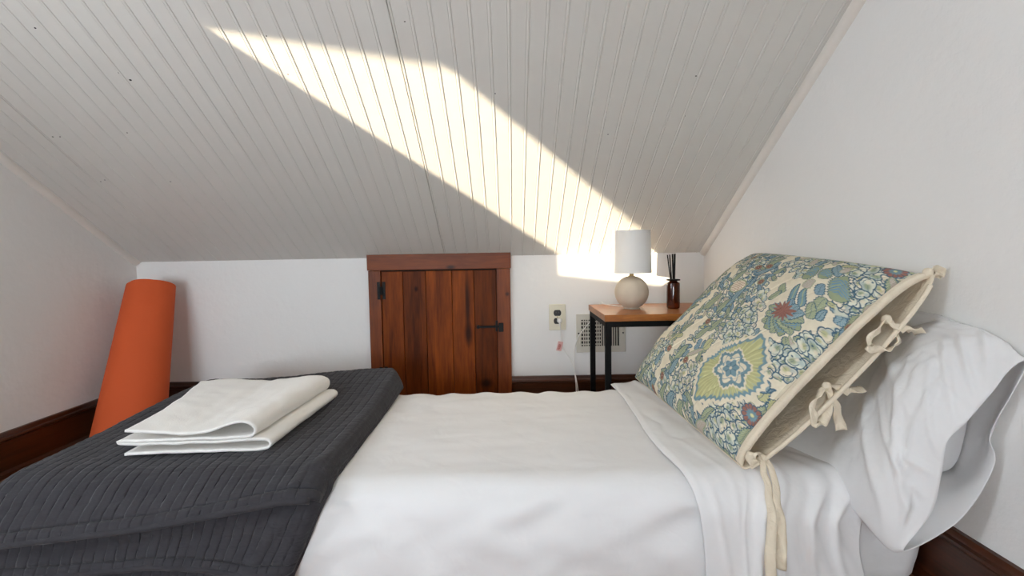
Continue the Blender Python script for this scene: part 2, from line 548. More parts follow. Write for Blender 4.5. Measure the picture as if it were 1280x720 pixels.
DX0, DX1 = -0.641, 0.004                          # hatch casing
baseboard('baseboard_left', (XL, YB, 0), (XL, YK, 0), (1, 0, 0))
baseboard('baseboard_right', (XR, YB, 0), (XR, YK, 0), (-1, 0, 0))
obj_kb = baseboard('baseboard_knee', (XL, YK, 0), (DX0, YK, 0), (0, -1, 0))
baseboard('baseboard_corner', (DX1, YK, 0), (XR, YK, 0), (0, -1, 0))

# windows (out of frame: the gable casement and the rear one added for fill light)
def window(name, axis, a0, a1, z0, z1, pos, th, cas_dir):
    w = bpy.data.objects.new(name, None); C.objects.link(w); w['kind'] = S
    if axis == 'y':
        w.location = (pos, (a0 + a1) / 2, z0)
    else:
        w.location = ((a0 + a1) / 2, pos, z0)
    BASEPT[w.name] = Vector(w.location)
    cw, ct = 0.07, 0.018
    pieces = []
    lo, hi = sorted((pos, pos + cas_dir * ct))
    for (b0, b1, c0, c1) in ((a0 - cw, a0, z0 - cw, z1 + cw), (a1, a1 + cw, z0 - cw, z1 + cw), (a0, a1, z1, z1 + cw), (a0, a1, z0 - cw, z0)):
        pieces.append(box(lo, hi, b0, b1, c0, c1) if axis == 'y' else box(b0, b1, lo, hi, c0, c1))
    obj('window_frame', join(*pieces), TRIMW, w, smooth=False)
    g = pos - cas_dir * th * 0.5
    obj('window_pane', box(g - .002, g + .002, a0 + .001, a1 - .001, z0 + .001, z1 - .001) if axis == 'y' else box(a0 + .001, a1 - .001, g - .002, g + .002, z0 + .001, z1 - .001), GLASS, w, smooth=False)
    return w


window('window_1', 'y', *W1, XL, WT, 1)
window('window_fill', 'x', *W2, YB, 0.1, 1)

# ------------------------------------------------------------------ attic hatch
door = bpy.data.objects.new('door_1', None); C.objects.link(door); door['kind'] = S
door['label'] = 'small reddish brown plank hatch door in the low wall under the slope'
door.location = ((DX0 + DX1) / 2, YK, 0); BASEPT[door.name] = Vector(door.location)
dcx = (DX0 + DX1) / 2
ed = [at(x * .2778 + 440, 400, YK - .016).x for x in (137, 234, 336, 453, 552, 652)]
zt = at(540, 337.5, YK - .018).z
DOORW = wood('hatch_planks', srgb('#471c06'), srgb('#8c4412'), (9, 9, 0.8), 0.5, plank=(0, [e - dcx for e in ed[1:-1]]), spec=0.12,
             knots=((at(522, 300, YK).x - dcx - .27 + .0, 0, .40, .0, (1, 0, 1)),
                    (at(521, 361, YK).x - dcx, 0, at(521, 361, YK).z, .012, (1, 0, .7)),
                    (at(586, 417, YK).x - dcx, 0, at(586, 417, YK).z, .024, (1, 0, .35)),
                    (at(585, 390, YK).x - dcx, 0, at(585, 380, YK).z, .026, (1.7, 0, .12)),
                    (at(608, 478, YK).x - dcx, 0, at(608, 478, YK).z, .03, (.8, 0, 1))))
CASEW = wood('hatch_casing', srgb('#4e220b'), srgb('#86431a'), (9, 9, 0.9), 0.45, spec=0.25, knots=((at(564, 334, YK).x - dcx, 0, at(564, 334, YK).z, .014, (.5, 0, 1)),
                                                                                         (at(634, 367, YK).x - dcx, 0, at(634, 367, YK).z, .012, (1, 0, 1))))
HEADW = wood('hatch_header', srgb('#4e220b'), srgb('#86431a'), (0.9, 9, 9), 0.45, spec=0.25, knots=((at(564, 334, YK).x - dcx, 0, at(564, 334, YK).z, .014, (.5, 0, 1)),))
yf = YK - .022
obj('casing_jamb', box(DX0, ed[0] - .0015, yf, YK, 0, zt + .001, .002), CASEW, door, smooth=False)
obj('casing_jamb', box(ed[-1] + .0015, DX1, yf, YK, 0, zt + .001, .002), CASEW, door, smooth=False)
obj('casing_header', box(DX0 - .004, DX1 + .004, YK - .024, YK, zt + .002, 0.722, .002), HEADW, door, smooth=False)
obj('door_gap_shade', box(ed[0] - .002, ed[-1] + .002, YK - .004, YK - .0005, 0, zt + .002), DARK, door, smooth=False)  # black sheet that paints the shade in the gaps around the planks
planks = [box(a + .0008, b - .0008, YK - .016, YK, .02, zt - .004, .0022) for a, b in zip(ed, ed[1:])]
obj('door_panel', join(*planks), DOORW, door, smooth=False)


def hinge(zc_, name):
    x0 = ed[0]; y = YK - .0155
    lv = [box(x0 - .018, x0 - .004, yf - .003, yf, zc_ - .040, zc_ + .040, .001), box(x0 + .004, x0 + .018, y - .003, y, zc_ - .040, zc_ + .040, .001),
          tube([(x0, yf - .003, zc_ - .018), (x0, yf - .003, zc_ + .018)], .0055, 10),
          box(x0 - .006, x0 + .006, yf - .0028, yf - .0005, zc_ - .013, zc_ + .013)]
    for sx, yy in ((-.011, yf), (.011, y)):
        for dz in (-.03, 0, .03):
            lv.append(lathe(x0 + sx, 0, [(0.0001, 0), (.003, 0), (.003, .001)], 8) if False else tube([(x0 + sx, yy - .0028, zc_ + dz), (x0 + sx, yy - .0042, zc_ + dz)], .0028, 8))
    return obj(name, join(*lv), IRON, door, smooth=False)


hinge(at(477, 363, YK).z, 'hinge'); hinge(at(481, 468, YK).z, 'hinge')
lx = at(624, 407, YK).x; lz = at(624, 407, YK).z; yd = YK - .016
obj('latch', join(box(at(597, 400, YK).x, lx + .012, yd - .009, yd - .004, lz - .006, lz + .004, .0015),
                  lathe(0, 0, [(.0001, 0)], 3) if False else tube([(at(598, 400, YK).x, yd - .001, lz - .001), (at(598, 400, YK).x, yd - .014, lz - .001)], .008, 14),
                  box(lx - .016, lx - .006, yd - .014, yd, lz - .022, lz + .026, .0015),
                  box(lx - .002, lx + .02, yf - .010, yf, lz - .024, lz + .016, .002),
                  tube([(lx - .011, yd - .012, lz + .002), (lx - .011, yd - .026, lz + .002)], .005, 10)), IRON, door, smooth=False)

# ------------------------------------------------------------------ bed
BX0, BX1, BY0, BY1, BZ = -1.045, 0.876, 0.972, 1.738, 0.228


def rbox(x0, x1, y0, y1, z0, z1, rt_, rc, nt_=10, nc=10, nx=150, ny=50, belly=0.0):
    """soft mattress: rounded vertical corners rc, rounded top edge rt_"""
    def outline(inset):
        r = max(rc - inset, .004); pts = []
        xa, xb, ya, yb = x0 + inset, x1 - inset, y0 + inset, y1 - inset
        for cx, cy, a0 in ((xb - r, ya + r, -PI / 2), (xb - r, yb - r, 0), (xa + r, yb - r, PI / 2), (xa + r, ya + r, PI)):
            arc = [(cx + r * math.cos(a0 + PI / 2 * k / nc), cy + r * math.sin(a0 + PI / 2 * k / nc)) for k in range(nc + 1)]
            if pts:
                p = pts[-1]; q = arc[0]; m = nx if abs(p[0] - q[0]) > abs(p[1] - q[1]) else ny
                pts += [(p[0] + (q[0] - p[0]) * k / m, p[1] + (q[1] - p[1]) * k / m) for k in range(1, m)]
            pts += arc
        p = pts[-1]; q = pts[0]
        pts += [(p[0] + (q[0] - p[0]) * k / nx, p[1] + (q[1] - p[1]) * k / nx) for k in range(1, nx)]
        return pts
    levels = []
    levels.append((.02, z0))
    for k in range(9):
        levels.append((.008 - belly * math.sin(PI * k / 8), z0 + .02 + (z1 - rt_ - z0 - .02) * k / 8))
    for k in range(1, nt_ + 1):
        a = PI / 2 * k / nt_
        levels.append((.008 + rt_ * (1 - math.cos(a)), z1 - rt_ + rt_ * math.sin(a)))
    for f in [.03 + .0116 * q for q in range(25)]:
        levels.append((.008 + rt_ + f - .02, z1))
    V = []; Fc = []
    for ins, z in levels:
        o = outline(ins); n_ = len(o)
        V += [(x, y, z) for x, y in o]
    for k in range(len(levels) - 1):
        for i in range(n_):
            j = (i + 1) % n_
            Fc.append((k * n_ + i, k * n_ + j, (k + 1) * n_ + j, (k + 1) * n_ + i))
    Fc.append(tuple((len(levels) - 1) * n_ + i for i in range(n_)))
    return V, Fc


bed = thing('bed', 'low single bed in a white fitted sheet with its head against the right wall', 'bed', ((BX0 + BX1) / 2, (BY0 + BY1) / 2, 0))
V, Fc = rbox(BX0, BX1, BY0, BY1, 0.002, BZ, 0.075, 0.055, belly=.006)
V = np.array(V)
w1 = fnoise(V[:, 0] * 9 + V[:, 2] * 12, V[:, 1] * 14 + V[:, 2] * 9, 3, 3)
w2 = fnoise(V[:, 0] * 4 + V[:, 1] * 9 + 3, V[:, 1] * 30 - V[:, 0] * 9 + V[:, 2] * 20, 9, 2)
far = sm(1.55, 1.74, V[:, 1]); near = sm(1.12, 1.0, V[:, 1])
top = sm(.19, .225, V[:, 2])
V[:, 2] += top * (0.006 * w1 + 0.006 * w2 * (0.4 + far)) + far * top * 0.004 * np.sin(V[:, 0] * 55 + 4 * w1)
V[:, 1] += near * (1 - top) * (0.024 * w1 + .016 * w2)
obj('mattress', (V, Fc), SHEET, bed)

# top sheet: lies over the head half of the mattress and hangs down the front side
def bed_path(w, off):
    """across the bed from the far edge (w=0) over the top and down the near side; returns y, z"""
    r = 0.075; y_far = BY1 - .01; L1 = (y_far - (BY0 + r))
    L2 = PI / 2 * (r + off)
    w = np.asarray(w, float)
    y = np.where(w < L1, y_far - w, 0.0); z = np.where(w < L1, BZ + off, 0.0)
    a = np.clip((w - L1) / (r + off), 0, PI / 2)
    arc = (w >= L1)
    y = np.where(arc, BY0 + r - (r + off) * np.sin(a), y); z = np.where(arc, BZ - r + (r + off) * np.cos(a), z)
    dn = np.clip(w - L1 - L2, 0, None)
    return y, z - dn, dn


nu, nv = 200, 110
wv = np.linspace(0.0, 0.965, nu)[:, None] * np.ones((1, nv))
tv = np.linspace(0, 1, nv)[None, :] * np.ones((nu, 1))
y, z, dn = bed_path(wv, 0.007)
hang = np.clip(dn / .16, 0, 1)
onfr = sm(.62, .80, wv)
xl = 0.363 + 0.030 * sm(.55, .95, wv) + .006 * np.sin(wv * 9)
xr = 0.84 - 0.115 * sm(.70, .82, wv) + .012 * np.sin(wv * 20) * onfr
x = xl + (xr - xl) * tv
rip = 0.5 + 0.5 * np.sin(tv * 13.0 - wv * 3.0 + 2.2 * fnoise(tv * 3, wv * 4, 21, 2) * 2)
y = y - hang * (0.004 + 0.009 * rip * sm(.12, .5, tv)) - 0.014 * hang * sm(.75, 1, tv)
lump = fnoise(x * 8 + wv * 3, wv * 5 - x * 5, 5, 3)
fold = np.exp(-((tv - (0.30 + .12 * wv + .05 * np.sin(wv * 7))) / .035) ** 2) + .8 * np.exp(-((tv - (.52 - .2 * wv)) / .03) ** 2) + .7 * np.exp(-((tv - (.18 + .33 * wv)) / .03) ** 2)
z = z + (1 - onfr * .6) * (0.016 * np.abs(lump) + .011 * fold * sm(.05, .2, tv)) + .004 * sm(.0, .03, tv)
y = y - onfr * (.010 * fold + .018 * np.abs(lump)) * sm(.03, .2, tv)
z = z + .0015 * np.exp(-((tv - .26) / .012) ** 2) * (1 - onfr)
y = y - .002 * np.exp(-((tv - .26) / .012) ** 2) * onfr
cr = np.zeros_like(x)
for w0, t0, w1_, t1, wd, am in ((.30, .30, .95, .62, .016, .012), (.38, .34, .93, .50, .012, .010), (.55, .42, .95, .80, .018, .014), (.60, .55, .90, .93, .015, .012), (.66, .62, .96, .70, .013, .010), (.45, .26, .80, .36, .010, .009),
                                (.62, .82, .80, .97, .016, .014), (.70, .30, .96, .44, .012, .008), (.10, .10, .60, .40, .014, .007), (.72, .78, .96, .88, .014, .012), (.02, .22, .40, .30, .010, .006), (.64, .05, .95, .16, .010, .005), (.50, .12, .85, .24, .008, .005)):
    ew, et = w1_ - w0, (t1 - t0) * .42
    tt = np.clip(((wv - w0) * ew + (tv - t0) * .42 * et) / (ew ** 2 + et ** 2), 0, 1)
    dd = np.hypot(wv - w0 - tt * ew, (tv - t0) * .42 - tt * et)
    cr += .6 * am * np.exp(-(dd / wd) ** 2) * np.sin(PI * (.1 + .8 * tt)) + .0 * tt
th_ = np.clip((wv - (BY1 - .01 - BY0 - .075)) / .082, 0, PI / 2)
y = y - cr * np.sin(th_); z = np.minimum(z + .6 * cr * np.cos(th_), BZ + .024)
P = np.stack([x, y, z], 2)
obj('bed_sheet', shell(P, 0.0025), SHEET, label='white top sheet with a wide hem turned over the pillow end of the bed', cat='bed sheet')

# ------------------------------------------------------------------ quilt folded over the foot of the bed
QX1, QX0 = -0.402, -1.055


def quilt_layer(k):
    off = 0.006 + 0.0125 * (2 - k)                 # k = 0 is the top layer
    r = 0.07
    na, nb = 280, 260
    y_far = BY1 + 0.06 - 0.004 * k
    Lb = QX1 - QX0
    b = np.linspace(0, 1, nb)[None, :] * np.ones((na, 1))
    X = QX1 + .004 * k - 0.0 - b * (Lb + .10)
    over = np.clip(QX0 - X, 0, None)               # part that drops over the foot end
    hem = {0: lambda x: np.interp(x, [-1.2, -1.04, -.716, -.47, -.40], [.150, .158, .185, .216, .218]),
           1: lambda x: np.interp(x, [-1.2, -.95, -.72, -.60, -.49, -.40], [.080, .088, .104, .098, .084, .082]),
           2: lambda x: np.interp(x, [-1.2, -.9, -.55, -.40], [.035, .045, .052, .045])}[k](X)
    zt_ = BZ + off
    Ltop = y_far - (BY0 + r)
    Larc = PI / 2 * (r + off)
    # length to the hem along the drape for every column
    zarc = BZ - r
    inside = hem > zarc
    ang = np.arccos(np.clip((hem - zarc) / (r + off), 0, 1))
    Lend = np.where(inside, Ltop + ang * (r + off), Ltop + Larc + (zarc - hem))
    a = np.linspace(0, 1, na)[:, None]
    w = Lend * a
    Y = np.where(w < Ltop, y_far - w, 0.0); Z = np.where(w < Ltop, zt_, 0.0)
    th = np.clip((w - Ltop) / (r + off), 0, PI / 2)
    Y = np.where(w >= Ltop, BY0 + r - (r + off) * np.sin(th), Y); Z = np.where(w >= Ltop, zarc + (r + off) * np.cos(th), Z)
    dn = np.clip(w - Ltop - Larc, 0, None); Z = Z - dn
    # hem edge lifts a little away from the layer below
    lift = sm(.06, 0, Lend - w)
    nY, nZ = np.where(w < Ltop, 0.0, -np.sin(th)), np.where(w < Ltop, 1.0, np.cos(th))
    # far edge and right edge are folds: pull down and round
    d_far = np.clip(.03 - w, 0, None); Z = Z - d_far ** 2 / .03 * .8
    dr = np.clip(.022 - b * (Lb + .1), 0, None) / .022
    pile = .030 * sm(.44, .04, w) * sm(.75, .12, b)          # the folded stack is thicker at the far right
    Z = Z + pile * (w < Ltop)
    s = -(off + .001 + .6 * pile) * (1 - np.sqrt(np.clip(1 - dr ** 2, 0, 1))) * .9
    # corner of the far right fold is rounded in plan
    corner = sm(.10, 0, w) * sm(.12, 0, b * (Lb + .1))
    X = X - .03 * corner
    # quilting channels across, puckers along
    cq = ((X + .006 * fnoise(X * 5, w * 6, 31, 2) * .5) / .0225) % 1.0 - .5
    chan = 1 - np.exp(-(np.abs(cq) / .10) ** 1.5)
    puck = fnoise(X * 38 + w * 20, w * 95, 40 + k, 2) * (.35 + .65 * chan)
    broad = fnoise(X * 5, w * 6, 50 + k, 3)
    h = s + .0019 * (chan - .6) + .0032 * puck + .004 * broad + .018 * lift
    # binding seam next to the hem
    sd = Lend - w
    h = h - .0045 * np.exp(-((sd - .016) / .003) ** 2) + .002 * np.exp(-((sd - .007) / .006) ** 2)
    # a diagonal crease at the near right corner
    h = h + .005 * np.exp(-(((X - QX1 + .03) + (w - Ltop) * .25) / .012) ** 2) * sm(Ltop - .1, Ltop + .05, w)
    Y = Y + nY * h; Z = Z + nZ * h
    # right edge drifts left as it hangs
    X = X - .42 * np.clip(.222 - Z, 0, None) * sm(.6, 0, b) * (w > Ltop)
    X = X - .055 * sm(.75, .10, w) * sm(.5, 1, b)
    over = np.clip(QX0 - .055 * sm(.75, .10, w) - X, 0, None); QE = QX0 - .055 * sm(.75, .10, w)
    # foot end: roll down
    ro = .06
    an = np.clip(over / ro, 0, PI / 2)
    X = np.where(over > 0, QE - ro * np.sin(an), X)
    Z = np.where(over > 0, np.maximum(Z - ro * (1 - np.cos(an)) - np.clip(over - ro * PI / 2, 0, None), .01), Z)
    Z = np.maximum(Z, .008)
    # sag toward the foot end
    P = np.stack([X, Y, Z], 2)
    return P


layers = [quilt_layer(k) for k in range(3)]
vf = join(*[shell(P, -0.0085 if False else 0.0085) for P in layers])
quilt = obj('quilt', vf, QUILT, label='charcoal grey channel quilted blanket folded over the foot of the bed', cat='quilt')
for k in (0, 1):
    P = layers[k]
    edge = [Vector(P[-1, j]) + Vector((0, -.0055, .001)) for j in range(3, 225, 3)]
    obj('hem_binding', tube(edge, .0070, 10), QUILT, quilt)

# ------------------------------------------------------------------ folded towel
def towel():
    # cross-section, (p across, z): spiral of five layers, thick fold on the right
    near = [(.03, .064), (.20, .060), (.42, .051), (.62, .053), (.80, .068), (.90, .071), (.965, .061), (.975, .048), (.93, .041), (.80, .041), (.50, .042), (.25, .044), (.00, .046),
            (-.03, .041), (.00, .035), (.10, .0325), (.30, .030), (.60, .028), (.90, .027), (1.03, .028), (1.085, .022), (1.075, .013), (1.00, .0095), (.80, .010), (.50, .013), (.25, .016), (.02, .015)]
    far_ = [(.05, .058), (.20, .062), (.42, .060), (.62, .062), (.80, .070), (.92, .076), (.99, .068), (1.0, .050), (.96, .036), (.80, .034), (.50, .033), (.25, .032), (.02, .030),
            (-.02, .027), (.00, .024), (.10, .022), (.30, .021), (.60, .022), (.90, .024), (1.02, .030), (1.055, .022), (1.04, .012), (1.00, .009), (.80, .0085), (.50, .008), (.25, .007), (.05, .006)]
    A = crom([(p, z, 0) for p, z in near], 8); B = crom([(p, z, 0) for p, z in far_], 8)
    nq = 60; rows = []
    z0 = BZ + .039
    nl, nr = Vector((-.882, 1.062)), Vector((-.592, 1.094)); fl, fr = Vector((-1.005, 1.50)), Vector((-.575, 1.50))
    for i in range(nq):
        q = i / (nq - 1); row = []
        for a, b in zip(A, B):
            p = a.x + (b.x - a.x) * q; zz = a.y + (b.y - a.y) * (q ** .8)
            l = nl.lerp(fl, q); r = nr.lerp(fr, q)
            # left outline swells out in the middle
            l = l + Vector((.018 * math.sin(PI * q), 0))
            g = l.lerp(r, p)
            yoff = -.02 * (q < .0)
            n1 = noise.noise((g.x * 14, g.y * 14, zz * 30)) * .003 + noise.noise((g.x * 40, g.y * 40, zz * 90 + 5)) * .0012
            mid = math.sin(PI * min(max(p, 0), 1))
            zz2 = zz + n1 * min(1, zz / .02)
            # crease over the middle
            if zz > .03:
                zz2 += -.006 * math.exp(-((p - .47 - .1 * q) / .05) ** 2) * q
            row.append((g.x, g.y + .012 * (math.sin(p * 5) if q > .9 else 0) * (q - .9) * 10, z0 + zz2))
        rows.append(row)
    P = np.array(rows)
    return shell(P, 0.0054)


obj('towel', towel(), TOWELM, label='folded white terry towel lying on the charcoal quilt', cat='towel')

# ------------------------------------------------------------------ rolled yoga mat in the left corner
def yoga():
    b = Vector((-1.500, 1.845, 0.003)); t = Vector((-1.546, 2.075, 0.602))
    ax = (t - b).normalized(); e1 = Vector((1, 0, 0)); e1 = (e1 - ax * e1.dot(ax)).normalized(); e2 = ax.cross(e1)
    turns = 4.2; nt_ = 260; th = .0055; nh = 14
    V = []; Fc = []
    ring = []
    for i in range(nt_):
        f = i / (nt_ - 1); ang = f * turns * 2 * PI + 1.9
        ring.append((f, ang))
    for s in range(2):
        for k in range(nh + 1):
            h = k / nh
            R0 = .128 + (.092 - .128) * h
            for f, ang in ring:
                r = R0 * (.50 + .50 * f) - s * th
                c = b.lerp(t, h) + e1 * (r * math.cos(-ang)) + e2 * (r * math.sin(-ang)) * .97
                # the inner turns sit slightly lower than the outer one at the open end
                c = c + ax * ((.004 * math.sin(ang * 1.3) + .016 * (1 - f)) * h)
                if c.z < .003: c.z = .003
                V.append(c)
    m = len(ring); off = (nh + 1) * m
    for k in range(nh):
        for i in range(m - 1):
            Fc.append((k * m + i, k * m + i + 1, (k + 1) * m + i + 1, (k + 1) * m + i))
            Fc.append((off + k * m + i, off + (k + 1) * m + i, off + (k + 1) * m + i + 1, off + k * m + i + 1))
        for i in (0, m - 1):
            Fc.append((k * m + i, (k + 1) * m + i, off + (k + 1) * m + i, off + k * m + i))
    for i in range(m - 1):
        for k in (0, nh):
            Fc.append((k * m + i, k * m + i + 1, off + k * m + i + 1, off + k * m + i))
    return V, Fc


obj('yoga_mat', yoga(), MATM, auto=50, label='orange rolled exercise mat leaning upright in the left corner', cat='yoga mat')

# ------------------------------------------------------------------ side table
TX0, TX1, TY0, TY1, TZ = 0.346, 0.845, 1.742, 2.10, 0.487
tb = thing('side_table', 'small side table with a wooden top and black metal frame', 'table', ((TX0 + TX1) / 2, (TY0 + TY1) / 2, 0))
obj('table_top', box(TX0, TX1, TY0, TY1, TZ - .025, TZ, .002), TABLEW, tb, smooth=False)
lw = 0.021
zl = TZ - .0255
for lx_ in (TX0 + .004, TX1 - lw - .004):
    for ly in (TY0 + .006, TY1 - lw - .006):
        obj('leg', box(lx_, lx_ + lw, ly, ly + lw, 0, zl, .0015), BLACKM, tb, smooth=False)
rails = []
for ly in (TY0 + .006, TY1 - lw - .006):
    rails.append(box(TX0 + .004 + lw - .002, TX1 - .004 - lw + .002, ly, ly + lw, zl - lw, zl - .0005, .001))
for lx_ in (TX0 + .004, TX1 - lw - .004):
    rails.append(box(lx_, lx_ + lw, TY0 + .006 + lw - .002, TY1 - .006 - lw + .002, zl - lw, zl - .0005, .001))
obj('rail_frame', join(*rails), BLACKM, tb, smooth=False)

# ------------------------------------------------------------------ lamp
LX, LY = 0.491, 1.925
lamp = thing('table_lamp', 'small table lamp with round stone base and white drum shade', 'lamp', (LX, LY, TZ))
R = .0665; zc0 = TZ + .066
prof = [(.0005, TZ + .001)] + [(.034, TZ + .001)]
for k in range(1, 40):
    a = -PI / 2 + PI * k / 40
    zz = zc0 + R * math.sin(a); rr = R * math.cos(a)
    if zz > TZ + .003 and zz < zc0 + R - .004:
        prof.append((rr, zz))
prof.append((.012, zc0 + R - .001))
obj('lamp_base', lathe(LX, LY, prof, 64), STONE, lamp)
obj('lamp_neck', lathe(LX, LY, [(.011, zc0 + R - .003), (.0095, zc0 + R + .002), (.0085, zc0 + R + .012), (.0085, zc0 + R + .03), (.006, zc0 + R + .032), (.006, zc0 + R + .05)], 24), BRASS, lamp)
zb_, zt2 = TZ + .144, TZ + .313
rb, rt2 = .0785, .0735
obj('lamp_shade', lathe(LX, LY, [(rb - .0018, zb_ + .001), (rb, zb_), (rb + .0006, zb_ + .004), (rb - .0002, zb_ + .005), (rt2 + .0002, zt2 - .005), (rt2 + .0006, zt2 - .004), (rt2, zt2), (rt2 - .0018, zt2 - .001), (rb - .0018, zb_ + .001)], 80, cap=False), SHADE, lamp, auto=60)
sp = []
for a in (0.3, 0.3 + 2 * PI / 3, 0.3 + 4 * PI / 3):
    sp.append(tube([(LX + .006 * math.cos(a), LY + .006 * math.sin(a), zb_ + .025), (LX + (rb - .003) * math.cos(a), LY + (rb - .003) * math.sin(a), zb_ + .02)], .0012, 6))
sp.append(lathe(LX, LY, [(.012, zb_ + .018), (.012, zb_ + .05), (.0005, zb_ + .051)], 20))
obj('shade_spider', join(*sp), BRASS, lamp)
# cord: out of the socket in the wall, down behind the bed, up the table leg and over the back of the top to the base
yw = YK - .007
c1 = [at(699, 402, YK - .03), at(700, 406, YK - .033), at(701, 413, YK - .016), at(701.5, 423, yw), at(703, 432, yw), at(707, 440, yw), at(713, 449, yw), at(717, 458, yw - .015), at(719.5, 470, yw - .032), at(722, 484, YK - .05),
      at(724, 505, YK - .06), Vector((.315, 2.12, .02)), Vector((.308, 2.10, .008)), Vector((.303, 2.115, .02)), at(721, 500, YK - .05), at(720, 480, YK - .045), at(718, 462, yw - .025), at(717.5, 448, yw - .008), at(719, 432, yw - .004), at(724, 419, YK - .04), at(731, 410, YK - .07),
      at(738, 401, TY1 + .012), at(743, 388, TY1 + .012), Vector((at(752, 380, TY1).x, TY1 + .004, TZ + .006)), Vector((.405, 2.08, TZ + .004)), Vector((.44, 2.02, TZ + .003)), Vector((.47, 1.985, TZ + .003)), Vector((.485, 1.97, TZ + .008))]
obj('cord', tube(crom(c1, 8), .0021, 8), WPLAST, lamp, label='white lamp cord')
pp = at(699, 400.5, YK - .014)
obj('plug', join(box(pp.x - .0095, pp.x + .0095, YK - .034, YK - .0095, pp.z - .008, pp.z + .010, .003), tube([pp + Vector((0, -.012, -.004)), pp + Vector((.001, -.017, -.018))], .004, 10)), WPLAST, lamp)
pt = at(699.5, 432.5, yw - .006)
V, Fc = box(-.013, .013, -.0008, .0008, -.022, .022, .0006)
rm = Matrix.Rotation(math.radians(14), 3, 'Y') @ Matrix.Rotation(math.radians(20), 3, 'Z')
obj('cord_tag', ([rm @ Vector(v) + pt + Vector((0, -.004, 0)) for v in V], Fc), PINKTAG, lamp, smooth=False, label='pale pink warning tag on the cord')
lines = []
REDM = plain('tag_red', srgb('#b5423f'), 0.6)
for dx, hh in ((-.005, .015), (-.001, .017), (.003, .014)):
    v_, f_ = box(dx - .0010, dx + .0010, -.0012, -.0009, -hh, hh * .6)
    lines.append(([rm @ Vector(v) + pt + Vector((0, -.004, 0)) for v in v_], f_))
obj('tag_print', join(*lines), REDM, lamp, smooth=False)

# ------------------------------------------------------------------ reed diffuser
RX, RY = 0.652, 1.905
df = thing('reed_diffuser', 'dark amber glass bottle holding black reeds on the side table', 'reed diffuser', (RX, RY, TZ))
obj('bottle', lathe(RX, RY, [(.0005, TZ + .001), (.0215, TZ + .001), (.0245, TZ + .004), (.0253, TZ + .01), (.0253, TZ + .098), (.0240, TZ + .103), (.0165, TZ + .106), (.0150, TZ + .110), (.0150, TZ + .112)], 40), AMBER, df, auto=50)
obj('collar', lathe(RX, RY, [(.015, TZ + .1105), (.0255, TZ + .112), (.0265, TZ + .114), (.0255, TZ + .1165), (.006, TZ + .118)], 40), BLACKM, df, auto=40)
for dx, dy, tx, ty in ((-.004, 0, -.022, .004), (-.002, .004, -.010, .012), (.000, -.003, -.006, -.006), (.002, .002, .000, .008), (.003, -.002, .006, -.004), (.001, .001, .008, .010)):
    obj('reed', tube([(RX + dx, RY + dy, TZ + .06), (RX + tx, RY + ty, TZ + .216 + .003 * (dx * 200))], .0024, 8), REED, df)

# ------------------------------------------------------------------ wall outlet
a, b = at(686, 380.3, YK), at(707.2, 412.2, YK)
ox0, ox1, oz1, oz0 = a.x, b.x, a.z, b.z
ol = thing('wall_outlet', 'almond duplex power outlet plate on the knee wall left of the table', 'power outlet', ((ox0 + ox1) / 2, YK, oz0))
obj('cover_plate', box(ox0, ox1, YK - .006, YK - .0002, oz0, oz1, .0025), PLATE, ol, smooth=False)
ocx = (ox0 + ox1) / 2
for zz in (oz0 + (oz1 - oz0) * .665, oz0 + (oz1 - oz0) * .355):
    pts = []
    for k in range(28):
        an = 2 * PI * k / 28; pts.append((ocx + .0175 * math.cos(an), min(max(.0175 * math.sin(an), -.0135), .0135)))
    V = [(x_, y_, zz + q) for y_ in (YK - .0085, YK - .003) for x_, q in pts]
    Fc = [tuple(range(28)), tuple(range(28, 56))[::-1]] + [(i, (i + 1) % 28, 28 + (i + 1) % 28, 28 + i) for i in range(28)]
    rc_ = obj('receptacle', (V, Fc), SOCKET, ol, smooth=False)
    sl = [box(ocx + dx - .001, ocx + dx + .001, YK - .0089, YK - .0083, zz - .001, zz + .006) for dx in (-.006, .006)]
    obj('slots', join(*sl), plain('slot_grey', (.10, .09, .08), .5), rc_, smooth=False)
obj('plate_screw', tube([(ocx, YK - .0075, oz0 + (oz1 - oz0) * .51), (ocx, YK - .005, oz0 + (oz1 - oz0) * .51)], .003, 12), BRASS, ol, smooth=False)

# ------------------------------------------------------------------ floor register
a, b = at(719.8, 392.8, YK), at(781.8, 439.2, YK)
vx0, vx1, vz1, vz0 = a.x, b.x, a.z, b.z
vt = thing('air_vent', 'grey metal air register on the wall behind the side table', 'air vent', ((vx0 + vx1) / 2, YK, vz0))
gx0, gx1 = vx0 + .024, vx1 - .030; gz0, gz1 = vz0 + .028, vz1 - .026
obj('vent_plate', join(box(vx0, gx0, YK - .007, YK - .0003, vz0, vz1, .0015), box(gx1, vx1, YK - .007, YK - .0003, vz0, vz1, .0015),
                       box(gx0 - .001, gx1 + .001, YK - .0068, YK - .0003, vz0, gz0, .0012), box(gx0 - .001, gx1 + .001, YK - .0068, YK - .0003, gz1, vz1, .0012)), VENTM, vt, smooth=False)
obj('vent_hole_shade', box(gx0, gx1, YK - .001, YK - .0004, gz0, gz1), DARK, vt, smooth=False)  # black plate, shade of the duct put in as colour
fins = []
nf = 17
for i in range(1, nf):
    xx = gx0 + (gx1 - gx0) * i / nf
    fins.append(box(xx - .0022, xx + .0022, YK - .0065, YK - .003, gz0, gz1))
obj('vent_fins', join(*fins), VENTM, vt, smooth=False)
obj('vent_damper', join(*[box(gx0, gx0 + (gx1 - gx0) * .52, YK - .0028, YK - .0012, gz0 + (gz1 - gz0) * (i + .5) / 7 - .0028, gz0 + (gz1 - gz0) * (i + .5) / 7 + .0028) for i in range(7)]), VENTM, vt, smooth=False)
